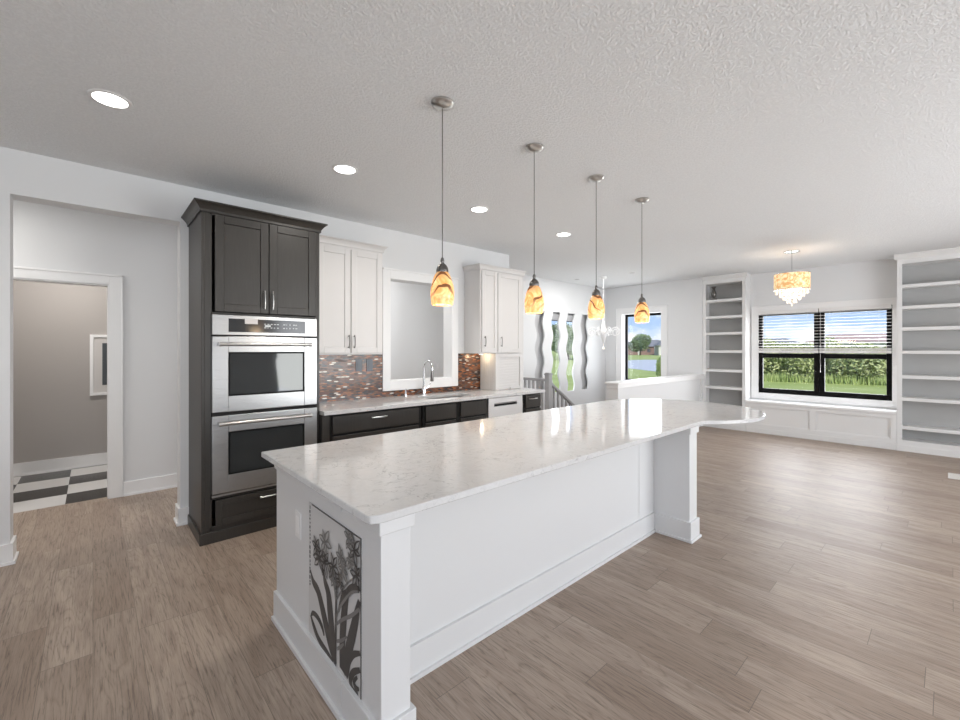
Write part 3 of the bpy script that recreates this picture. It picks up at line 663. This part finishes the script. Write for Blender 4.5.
# sink
mb = MB(); t_ = .004
for b in ((sx0 - .01, sx0, sy0 - .01, sy1 + .01, .72, CT), (sx1, sx1 + .01, sy0 - .01, sy1 + .01, .72, CT), (sx0, sx1, sy0 - .01, sy0, .72, CT), (sx0, sx1, sy1, sy1 + .01, .72, CT), (sx0, sx1, sy0, sy1, .72, .73)): mb.box(*b)
sk = thing('sink', (3.12, 4.0, .72), 'stainless undermount sink in the back counter', 'sink'); link('basin', mb, 'steel', sk)
link('drain', MB().lathe((3.12, 4.03, .73), [(0, .002), (.03, .002), (.045, .004), (.045, 0), (0, 0)]), 'chrome', sk)
# faucet
fc = thing('faucet', (2.98, 4.30, .945), 'tall chrome gooseneck faucet standing behind the sink', 'faucet')
fx, fy = 2.98, 4.30
link('base', MB().lathe((fx, fy, .945), [(0, 0), (.03, 0), (.03, .008), (.024, .014), (.022, .1), (.017, .115), (0, .115)]), 'chrome', fc)
path = [(fx, fy, 1.05), (fx, fy, 1.28)]; rc = .085
for i in range(1, 13):
    a = math.pi * i / 12; path.append((fx, fy - rc + rc * math.cos(a), 1.28 + rc * math.sin(a)))
path.append((fx, fy - 2 * rc, 1.24))
link('spout', MB().tube(path, .013, 14), 'chrome', fc)
link('spray_head', MB().tube([(fx, fy - 2 * rc, 1.25), (fx, fy - 2 * rc, 1.215), (fx, fy - 2 * rc, 1.13), (fx, fy - 2 * rc, 1.12)], [.014, .017, .021, .018], 14), 'dark_nickel', fc)
link('lever', MB().tube([(fx + .02, fy, 1.02), (fx + .05, fy, 1.03), (fx + .085, fy - .02, 1.09)], [.011, .008, .006], 10), 'chrome', fc)
sd = thing('soap_dispenser', (2.74, 4.33, .945), 'small chrome soap pump standing left of the faucet', 'soap dispenser')
link('base', MB().lathe((2.74, 4.33, .945), [(0, 0), (.02, 0), (.018, .02), (.009, .03), (.008, .075), (0, .075)]), 'chrome', sd)
link('nozzle', MB().tube([(2.74, 4.33, 1.018), (2.74, 4.33, 1.03), (2.74, 4.27, 1.022)], .006, 10), 'chrome', sd)
# mosaic backsplash
mb = MB(); y0, y1 = YK - .010, YK
mb.box(1.524, 2.478, y0, y1, .946, 1.445); mb.box(2.478, 3.602, y0, y1, .946, 1.012); mb.box(3.602, 4.004, y0, y1, .946, 1.444)
struct('wall_backsplash', mb, 'mosaic')
for k, (x, lb) in enumerate(((2.185, 'slate coloured outlet plate on the mosaic backsplash, left of the pair'), (2.315, 'slate coloured switch plate on the mosaic backsplash, nearer the pass through'))):
    p = thing('outlet_plate', (x, y0, 1.32), lb, 'outlet', 'plates on the mosaic backsplash')
    link('cover_plate', MB().box(x - .038, x + .038, y0 - .006, y0, 1.255, 1.39), 'slate_plastic', p, bevel=.002)
    link('socket', MB().box(x - .017, x + .017, y0 - .009, y0 - .006, 1.285, 1.36), 'slate_plastic', p, bevel=.001)
sw = thing('light_switch', (4.2, YH, 1.22), 'white switch plate on the hall wall seen through the pass through', 'light switch')
link('cover_plate', MB().box(4.165, 4.235, YH - .006, YH, 1.16, 1.275), 'plastic', sw, bevel=.002); link('rocker', MB().box(4.185, 4.215, YH - .010, YH - .006, 1.185, 1.25), 'trim', sw, bevel=.001)
# picture in the laundry room
pf = thing('picture_frame', (.35, 7.42, 1.3), 'white framed dark picture on the laundry room wall', 'picture frame')
mb = MB(); a, b, z0, z1, w = -.03, .60, .905, 1.69, .035
for q in ((a, a + w, z0, z1), (b - w, b, z0, z1), (a + w, b - w, z0, z0 + w), (a + w, b - w, z1 - w, z1)): mb.box(q[0], q[1], 7.39, 7.42, q[2], q[3])
link('frame', mb, 'trim', pf, bevel=.002); link('mat_board', MB().box(a + w, b - w, 7.405, 7.418, z0 + w, z1 - w), 'paper', pf)
link('photo', MB().box(a + .12, b - .12, 7.402, 7.405, z0 + .13, z1 - .11), 'photo_dark', pf)

# ================================================================== CEILING LAMPS
PX = [1.473, 2.271, 3.044, 3.813]; PY = 1.942
def pendant():
    x, y = PX[0], PY
    t = thing('pendant_light', (x, y, CEIL), '', 'pendant light', 'amber glass pendants over the island')
    link('canopy', MB().lathe((x, y, CEIL - .034), [(0, 0), (.012, 0), (.03, .004), (.055, .014), (.064, .026), (.064, .034), (0, .034)]), 'nickel', t)
    link('cord', MB().tube([(x, y, CEIL - .03), (x, y, 2.02)], .0028, 8), 'dark_nickel', t)
    link('cap', MB().lathe((x, y, 1.938), [(0, 0), (.034, 0), (.035, .012), (.031, .028), (.022, .042), (.012, .050), (.009, .055), (.011, .065), (.009, .078), (.004, .085), (0, .085)]), 'dark_nickel', t)
    pr_ = [(.058, 0), (.062, .004), (.067, .04), (.068, .07), (.064, .105), (.055, .14), (.043, .172), (.030, .19)]
    pin = [(r - .004, z) for r, z in pr_]
    link('shade', MB().lathe((x, y, 1.752), pin[::-1] + pr_, 32), 'amber', t, fix=True)
    link('bulb', MB().sphere((x, y, 1.85), .024, 8), 'lit', t)
    return t
P0 = pendant()
wh = ['nearest the camera, biggest of the row', 'second from the camera in the row of four', 'third from the camera, in front of the white swirl chandelier', 'farthest from the camera, in front of the stair window']
for i, x in enumerate(PX):
    o = P0 if i == 0 else copy_tree(P0, None, (x, PY, CEIL))
    o['label'] = 'amber swirled glass pendant light %s' % wh[i]; o.rotation_euler = (0, 0, i * 1.9 + .8)
    light('pendant_lamp', 'POINT', (x, PY, 1.72), (0, 0, 0), 2.0, (1, .75, .45), shadow_soft_size=.05)
def downlight(x, y):
    t = thing('ceiling_light', (x, y, CEIL), '', 'ceiling light', 'recessed ceiling lights over the kitchen')
    link('trim_ring', MB().lathe((x, y, CEIL - .006), [(.078, 0), (.095, .002), (.098, .006), (.078, .006), (.078, 0)]), 'plastic', t)
    link('diffuser', MB().lathe((x, y, CEIL - .005), [(0, 0), (.078, 0), (.078, .004), (0, .004)]), 'lit', t)
    return t
DL = [(.072, 3.17), (1.455, 3.17), (2.867, 3.17), (4.253, 3.17)]
dl_lb = ['round lit recessed ceiling light at the far left, nearest the hall opening', 'round lit recessed ceiling light between the oven cabinet and the first pendant', 'round lit recessed ceiling light between the first two pendants', 'smallest lit recessed ceiling light, between second and third pendants']
D0 = downlight(*DL[0])
for i, (x, y) in enumerate(DL):
    o = D0 if i == 0 else copy_tree(D0, None, (x, y, CEIL)); o['label'] = dl_lb[i]
    light('downlight_lamp', 'AREA', (x, y, CEIL - .012), (0, 0, 0), 7, (1, .95, .88), shape='DISK', size=.14, spread=R(150))
def small_can(x, y, lb):
    t = thing('recessed_light', (x, y, CEIL), lb, 'ceiling light', 'unlit recessed lights over the stairs')
    link('trim_ring', MB().lathe((x, y, CEIL - .006), [(.05, 0), (.07, .002), (.072, .006), (.05, .006), (.05, 0)]), 'plastic', t)
    link('lens', MB().lathe((x, y, CEIL - .004), [(0, 0), (.05, 0), (.05, .003), (0, .003)]), 'rail', t)
small_can(7.19, 5.03, 'unlit recessed light in the ceiling by the wavy slot wall'); small_can(7.32, 3.92, 'unlit recessed light in the ceiling above the half wall')
# dining chandelier: drum shade with crystals
cx_, cy_ = 7.42, 1.525
ch = thing('drum_chandelier', (cx_, cy_, CEIL), 'gold drum shade chandelier with hanging crystals before the far window', 'chandelier')
link('canopy', MB().lathe((cx_, cy_, CEIL - .028), [(0, 0), (.05, .002), (.10, .014), (.10, .028), (0, .028)]), 'chrome', ch)
link('rod', MB().tube([(cx_, cy_, CEIL - .02), (cx_, cy_, 2.50)], .009, 10), 'chrome', ch)
link('drum_shade', MB().lathe((cx_, cy_, 2.352), [(.208, 0), (.208, .225), (.213, .225), (.213, 0), (.208, 0)], 40), 'drum', ch)
mb = MB()
for zz in (2.349, 2.576): mb.lathe((cx_, cy_, zz), [(.209, 0), (.216, 0), (.216, .012), (.209, .012), (.209, 0)], 40)
for k in range(3): a = k * 2.094; mb.tube([(cx_, cy_, 2.52), (cx_ + .21 * math.cos(a), cy_ + .21 * math.sin(a), 2.57)], .004, 6)
link('shade_rim', mb, 'chrome', ch)
link('bulb', MB().sphere((cx_, cy_, 2.45), .04, 8), 'lit', ch)
for j, (r, n) in enumerate(((.19, 18), (.145, 14), (.10, 10), (.055, 6), (0, 1))):
    for k in range(n):
        a = 2 * math.pi * k / n + j * .2; x, y = cx_ + r * math.cos(a), cy_ + r * math.sin(a); mb = MB(); zb = 2.335 - j * .045
        nb = 2 + j // 2
        mb.tube([(x, y, 2.37), (x, y, zb - .02)], .0012, 4)
        for q in range(nb): mb.sphere((x, y, zb + .038 * (nb - 1 - q)), .009, 4)
        mb.lathe((x, y, zb - .045), [(0, 0), (.012, .012), (.010, .026), (.003, .042), (0, .044)], 6)
        link('crystal_drop', mb, 'crystal', ch, smooth=False)
light('chandelier_lamp', 'POINT', (cx_, cy_, 2.40), (0, 0, 0), 4, (1, .88, .72), shadow_soft_size=.06)
# swirl chandelier over the stairs
cx_, cy_ = 7.32, 4.51
sw = thing('swirl_chandelier', (cx_, cy_, CEIL), 'white chandelier of curling wire arms hanging over the stairs', 'chandelier')
link('canopy', MB().lathe((cx_, cy_, CEIL - .05), [(0, 0), (.03, .002), (.06, .02), (.065, .05), (0, .05)]), 'swirl_white', sw)
link('chain', MB().tube([(cx_, cy_, CEIL - .04), (cx_, cy_, 2.14)], .0035, 8), 'swirl_white', sw)
link('column', MB().lathe((cx_, cy_, 1.60), [(0, 0), (.012, .02), (.03, .08), (.055, .16), (.065, .22), (.045, .3), (.028, .4), (.02, .48), (.012, .54), (0, .56)]), 'swirl_white', sw)
link('finial', MB().sphere((cx_, cy_, 1.52), .025, 8).tube([(cx_, cy_, 1.54), (cx_, cy_, 1.61)], .005, 6), 'crystal', sw)
for k in range(8):
    a = k * math.pi / 4 + .2; mb = MB(); n = 26; pp = []
    for i in range(n + 1):
        t = i / n; th = t * 2 * math.pi * 1.6; r0 = .10 * (1 - t * .72)
        rr = .24 + -r0 * math.cos(th + math.pi * .0) * 1.0; zz = 1.83 + r0 * math.sin(th)
        pp.append((cx_ + rr * math.cos(a), cy_ + rr * math.sin(a), zz))
    mb.tube([(cx_ + .03 * math.cos(a), cy_ + .03 * math.sin(a), 1.80)] + pp, .0075, 6)
    pp = []
    for i in range(18):
        t = i / 17; th = t * 2 * math.pi * 1.3; r0 = .055 * (1 - t * .6); rr = .09 + r0 * (1 - math.cos(th)); pp.append((cx_ + rr * math.cos(a + .2), cy_ + rr * math.sin(a + .2), 1.83 - r0 * math.sin(th)))
    mb.tube(pp, .006, 6)
    link('arm', mb, 'swirl_white', sw)

# ================================================================== FAR WALL FURNITURE
SZ = [2.43, 2.115, 1.80, 1.457, 1.093, .765, .345]
def bookcase(y0, y1, label):
    t = thing('built_in_bookcase', (XF, (y0 + y1) / 2, 0), label, 'bookcase', 'built in bookcases on the far wall')
    s = .055; mb = MB(); top = 2.76
    mb.box(XF, XR - .002, y0, y0 + .02, .0, CEIL - .001); mb.box(XF, XR - .002, y1 - .02, y1, 0, CEIL - .001)
    mb.box(XF, XF + .02, y0 + .02, y0 + s, .16, top); mb.box(XF, XF + .02, y1 - s, y1 - .02, .16, top); mb.box(XF, XF + .02, y0 + .02, y1 - .02, top, CEIL - .001)
    mb.box(XF, XF + .02, y0 + .02, y1 - .02, .06, .16); mb.box(XF + .02, XR - .02, y0 + .02, y1 - .02, .14, .16); mb.box(XF + .02, XR - .02, y0 + .02, y1 - .02, top, top + .02)
    mb.box(XF - .014, XF, y0, y1, 0, .085)
    link('body', mb, 'shelf', t)
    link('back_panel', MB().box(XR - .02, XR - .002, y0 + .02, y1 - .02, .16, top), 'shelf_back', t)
    for z in SZ: link('shelf', MB().box(XF + .004, XR - .02, y0 + .021, y1 - .021, z - .024, z + .024), 'shelf', t, bevel=.002)
    link('crown', MB().prism([(XF, y0 - .03, 2.83), (XF - .05, y0 - .03, 2.885), (XF - .05, y0 - .03, CEIL - .001), (XF, y0 - .03, CEIL - .001)], (0, 0, 0), (0, y1 - y0 + .03 + (.03 if y1 < 1 else 0), 0)), 'shelf', t)
    return t
bookcase(2.515, 3.255, 'narrow white built-in bookcase between the half wall and the window seat')
bookcase(-1.60, .53, 'wide white built-in bookcase right of the window seat')
ws = thing('window_bench', (8.95, 1.52, 0), 'low white panelled window seat between the two bookcases', 'bench')
mb = MB(); mb.box(XF + .022, XR - .002, .532, 2.513, 0, .535); mb.box(XF, XF + .022, .532, 2.513, .085, .155); mb.box(XF, XF + .022, .532, 2.513, .47, .535)
for a, b in ((.532, .60), (1.49, 1.57), (2.45, 2.513)): mb.box(XF, XF + .022, a, b, .155, .47)
mb.box(XF - .014, XF, .532, 2.513, 0, .085)
link('body', mb, 'shelf', ws, bevel=.003)
link('bench_top', MB().box(XF - .022, XR - .002, .532, 2.513, .537, .572), 'trim', ws, bevel=.004)
for a, b in ((.60, 1.49), (1.57, 2.45)):
    mb = MB(); w = .012
    for q in ((a, a + w, .155, .47), (b - w, b, .155, .47), (a + w, b - w, .155, .155 + w), (a + w, b - w, .47 - w, .47)): mb.box(XF + .006, XF + .022, *q)
    link('panel_moulding', mb, 'shelf', ws)
# ornament on the top shelf
og = thing('shelf_ornament', (8.95, 3.08, 2.455), 'small dark glass ornament on the top shelf of the narrow bookcase', 'ornament')
link('base', MB().lathe((8.95, 3.09, 2.455), [(0, 0), (.065, 0), (.06, .025), (.02, .04), (0, .04)]), 'dark_nickel', og)
link('body', MB().lathe((8.95, 3.09, 2.494), [(0, 0), (.018, 0), (.04, .05), (.048, .09), (.03, .14), (.02, .18), (.05, .215), (.045, .22), (0, .2)]), 'dark_nickel', og)
# blinds
def blind(y0, y1, label):
    t = thing('window_blind', (XR - .03, (y0 + y1) / 2, 2.18), label, 'window blind', 'white blinds lowered half way in the far window')
    xc = XR - .026
    link('headrail', MB().box(xc - .022, xc + .024, y0, y1, 2.135, 2.2), 'blind', t, bevel=.002)
    mb = MB(); n = 12
    for i in range(n):
        z = 2.125 - i * .052; mb.prism([(xc - .024, y0, z - .004), (xc + .022, y0, z + .003), (xc + .022, y0, z + .0055), (xc - .024, y0, z - .0015)], (0, 0, 0), (0, y1 - y0, 0))
    link('slats', mb, 'blind', t)
    mb = MB()
    for i in range(9): z = 1.482 + i * .0045; mb.box(xc - .024, xc + .022, y0, y1, z, z + .0035)
    mb.box(xc - .024, xc + .022, y0, y1, 1.437, 1.478)
    link('bottom_rail', mb, 'blind', t, bevel=.001)
    mb = MB()
    for yy in (y0 + .14, y1 - .14): mb.tube([(xc - .026, yy, 2.15), (xc - .026, yy, 1.46)], .0015, 5)
    link('ladder_cord', mb, 'blind', t)
    return t
blind(1.503, 2.385, 'white slatted blind half lowered over the left half of the far window')
b2 = blind(.606, 1.492, 'white slatted blind half lowered over the right half of the far window')
link('pull_cord', MB().tube([(XR - .056, 1.47, 2.15), (XR - .056, 1.47, 1.15)], .002, 5).lathe((XR - .056, 1.47, 1.11), [(0, 0), (.006, .005), (.004, .04), (0, .04)], 8), 'blind', b2)
for k, x in enumerate((6.99 + .10, 7.49 + .10)):
    c_ = thing('blind_cassette', (x, YS + .09, 2.2), ['grey roller blind cassette at the top of the left open wavy slot', 'grey roller blind cassette at the top of the right open wavy slot'][k], 'blind')
    link('housing', MB().box(x - .21, x + .21, YS + .04, YS + .09, 2.10, 2.225), 'rail', c_, bevel=.004); link('hem_bar', MB().box(x - .20, x + .20, YS + .05, YS + .07, 2.085, 2.098), 'void', c_)
# stair railing
rl = thing('stair_railing', (5.7, 4.55, 0), 'grey painted stair railing with newel post at the top of the stairs', 'railing')
NY = 4.56
mb = MB(); mb.box(5.655, 5.745, NY - .045, NY + .045, 0, 1.07); mb.box(5.645, 5.755, NY - .055, NY + .055, 1.07, 1.09); mb.box(5.66, 5.74, NY - .04, NY + .04, 1.09, 1.105)
link('newel_post', mb, 'rail', rl, bevel=.004)
link('handrail', MB().box(5.672, 5.728, NY + .045, YS, .955, 1.0), 'rail', rl, bevel=.006)
link('handrail', MB().prism([(5.745, NY - .028, .90), (5.745, NY - .028, .955), (7.60, NY - .028, -.29), (7.60, NY - .028, -.345)], (0, 0, 0), (0, .056, 0)), 'rail', rl, bevel=.006)
for i in range(8): y = NY + .13 + i * .095; link('baluster', MB().box(5.685, 5.715, y, y + .03, 0, .956), 'rail', rl)
for i in range(15):
    x = 5.83 + i * .115; z = .93 - (x - 5.745) * .671; link('baluster', MB().box(x, x + .03, NY - .015, NY + .015, -.18 * (int((x + .03 - 5.75) / .27) + 1), z - .02), 'rail', rl)
# floor register
fr = thing('floor_register', (7.52, -.04, 0), 'white metal floor register in the plank floor near the right bookcase', 'vent')
mb = MB()
for q in ((7.37, 7.68, -.10, -.088), (7.37, 7.68, .004, .016), (7.37, 7.385, -.088, .004), (7.665, 7.68, -.088, .004)): mb.box(*q, 0, .006)
link('frame', mb, 'vent', fr, bevel=.001)
mb = MB()
for i in range(18): mb.box(7.388 + i * .0155, 7.396 + i * .0155, -.088, .004, 0, .004)
link('louvres', mb, 'vent', fr)

# ================================================================== OUTDOORS
GZ = -.6
mb = MB(); mb.box(9.5, 600, -300, 500, GZ - .5, GZ); mb.box(-300, 9.5, 8.2, 500, GZ - .5, GZ)
tag(link('ground_lawn', mb, 'grass'), kind='structure')
pp = []
for i in range(40):
    a = 2 * math.pi * i / 40; pp.append((60 + 22 * math.cos(a) + 2 * math.sin(3 * a), 27.5 + 9 * math.sin(a) + 10.5 * math.cos(a), GZ + .0))
tag(link('pond', MB().prism(pp, (0, 0, 0), (0, 0, .02)), 'water', base=(60, 27.5, GZ)), 'pale pond beyond the lawn, seen through the stair window', 'pond')
def foliage(c, rx, ry, rz, n, leaf, seed, inner=.55):
    rg = random.Random(seed); mb = MB()
    lobes = [(Vector((rg.uniform(-.5, .5) * rx, rg.uniform(-.5, .5) * ry, rg.uniform(-.45, .45) * rz)), rg.uniform(.45, .65)) for _ in range(9)] + [(Vector((0, 0, 0)), .75)]
    for i in range(n):
        o, s = lobes[i % len(lobes)]
        d = Vector((rg.gauss(0, 1), rg.gauss(0, 1), rg.gauss(0, 1))).normalized(); k = s * rg.uniform(inner, 1) ** .5
        p = Vector(c) + o + Vector((d.x * rx * k, d.y * ry * k, d.z * rz * k))
        u = Vector((rg.gauss(0, 1), rg.gauss(0, 1), rg.gauss(0, 1))).normalized(); v = u.orthogonal().normalized(); L_ = leaf * rg.uniform(.6, 1.3)
        q = [p - u * L_, p + v * L_ * .5, p + u * L_, p - v * L_ * .5]; mb.face([mb.bm.verts.new(x) for x in q])
    return mb
def bush_proto(m, rx, ry, rz, leaf, seed, n=6500, name='shrub'):
    t = thing(name, (0, 0, GZ), '', 'shrub'); link('foliage', foliage((0, 0, GZ + rz), rx, ry, rz, n, leaf, seed), m, t, smooth=False, fix=False)
    link('stem', MB().tube([(0, 0, GZ), (.03, .02, GZ + rz)], [.06, .03], 6), 'bark', t); return t
def place(t, first, x, y, rot, s, label, cat, group):
    o = t if first else copy_tree(t); o.location = (x, y, GZ); o.rotation_euler = (0, 0, rot); o.scale = (s, s, s) if not isinstance(s, tuple) else s
    tag(o, label, cat, group); return o
protos = [bush_proto('hedge', 1.9, 1.9, 1.45, .11, 11), bush_proto('hedge', 2.1, 1.7, 1.5, .12, 12)]
rg = random.Random(21); used = [True, True]
for i in range(8):
    k = i % 2; y = -1.5 + i * 1.75
    place(protos[k], used[k], 37.5 + rg.uniform(-1, 1) - i * .45, y, rg.uniform(0, 6), (1, 1, rg.uniform(.88, 1.08)), 'dense green shrub in the wild hedge beyond the lawn outside the far window', 'shrub', 'shrubs of the wild hedge beyond the lawn'); used[k] = False
g0 = thing('tall_grass', (36, 6, GZ), 'fringe of tall pale grass at the foot of the hedge', 'grass'); g0['kind'] = 'stuff'; del g0['category']; g0['category'] = 'grass'
mb = MB()
for i in range(2600):
    y = rg.uniform(-3, 11.8); x = 35.4 - (y + 1.5) * .257 + rg.uniform(-.5, .3); h = rg.uniform(.35, .75); a = rg.uniform(0, 6.28)
    q = [(x, y, GZ), (x + .05 * math.cos(a), y + .05 * math.sin(a), GZ), (x + rg.uniform(-.12, .12), y + rg.uniform(-.12, .12), GZ + h)]; mb.face([mb.bm.verts.new(v) for v in q])
link('blades', mb, 'hedge2', g0, smooth=False, fix=False)
nb = bush_proto('hedge2', .46, .44, .98, .07, 31, 3600, 'columnar_bush'); place(nb, True, 27.8, 12.75, 0, 1, 'bright leafy bush by the pond edge in the stair window', 'bush', None)
# trees
def tree_proto(m, r, h, seed, name='tree'):
    t = thing(name, (0, 0, GZ), '', 'tree'); link('crown', foliage((0, 0, GZ + h * .56), r, r, h * .42, 3600, .35, seed), m, t, smooth=False, fix=False)
    link('trunk', MB().tube([(0, 0, GZ), (.1, 0, GZ + h * .4), (0, 0, GZ + h * .7)], [.28, .2, .08], 8), 'bark', t); return t
T1 = tree_proto('tree', 3.8, 8.4, 41); T2 = tree_proto('tree', 4.6, 7.0, 42)
place(T1, True, 143, 73.5, 0, 1.0, 'round dark tree before the brick house across the pond', 'tree', None)
k = 0
for (x, y, s) in ((215, 100, 1.05), (225, 112, 1.2), (232, 124, 1.0), (240, 137, 1.1), (235, 96, 1.2)):
    place(T2, k == 0, x, y, k, s, 'distant tree on the skyline behind the houses across the pond', 'tree', 'skyline trees behind the houses'); k += 1
for j, (x, y, s) in enumerate(((78, 53, .95), (70, 51, .9), (66, 57, 1.0), (84, 63, 1.1), (58, 56, .95), (50, 62, 1.0), (92, 74, 1.3))):
    place(copy_tree(T1 if j % 2 else T2), True, x, y, j * 1.3, s, 'green tree beyond the lawn seen through the wavy slots', 'tree', 'trees seen through the wavy slots')
for j, (x, y, s) in enumerate(((118, 12.3, .62), (122, 8.4, .66), (130, 18.5, .60), (122, 22, .6), (118, 27, .62), (125, 33, .66))):
    place(copy_tree(T2), True, x, y, j * 1.7, s, 'low tree on the skyline beyond the hedge outside the far window', 'tree', 'skyline trees beyond the hedge')
# houses
def house(x, y, w, d, h, roof_h, wall_m, roof_m, rot, label):
    t = thing('house', (0, 0, GZ), label, 'house')
    link('walls', MB().box(-d / 2, d / 2, -w / 2, w / 2, GZ, GZ + h), wall_m, t)
    e = .5; mb = MB(); z = GZ + h
    b = [(-d / 2 - e, -w / 2 - e, z), (d / 2 + e, -w / 2 - e, z), (d / 2 + e, w / 2 + e, z), (-d / 2 - e, w / 2 + e, z)]; r1 = (0, -w / 2 + d * .35, z + roof_h); r2 = (0, w / 2 - d * .35, z + roof_h)
    vb = [mb.bm.verts.new(p) for p in b]; v1 = mb.bm.verts.new(r1); v2 = mb.bm.verts.new(r2)
    for f in ((vb[0], vb[1], v1), (vb[1], vb[2], v2, v1), (vb[2], vb[3], v2), (vb[3], vb[0], v1, v2), (vb[3], vb[2], vb[1], vb[0])): mb.face(list(f))
    link('roof', mb, roof_m, t, smooth=False)
    n = max(2, int(w / 4))
    for i in range(n):
        yy = -w / 2 + w * (i + .5) / n
        link('window', MB().box(-d / 2 - .06, -d / 2, yy - .6, yy + .6, GZ + 1.0, GZ + 2.3), 'house_glass', t)
    link('door', MB().box(-d / 2 - .08, -d / 2, w * .05, w * .05 + 1.1, GZ, GZ + 2.1), 'siding', t)
    t.location = (x, y, GZ); t.rotation_euler = (0, 0, rot); return t
house(158, 79, 16, 10, 3.1, 2.6, 'brick', 'roof_grey', .3, 'brick house with grey roof across the pond behind the round tree')
house(150, 66, 9, 9, 3.4, 3.0, 'siding', 'roof_grey', .6, 'pale gabled house at the right edge of the stair window view')
house(165, 93, 16, 10, 2.8, 2.4, 'siding', 'roof_grey', .3, 'pale house with grey roof left of the round tree across the pond')
house(104, 11, 15, 9, 3.4, 1.5, 'siding', 'roof_rose', .1, 'long house with rose shingle roof beyond the hedge outside the far window')
house(112, 27, 12, 9, 3.0, 1.5, 'siding', 'roof_grey', .1, 'house with grey roof beyond the hedge, left in the far window')
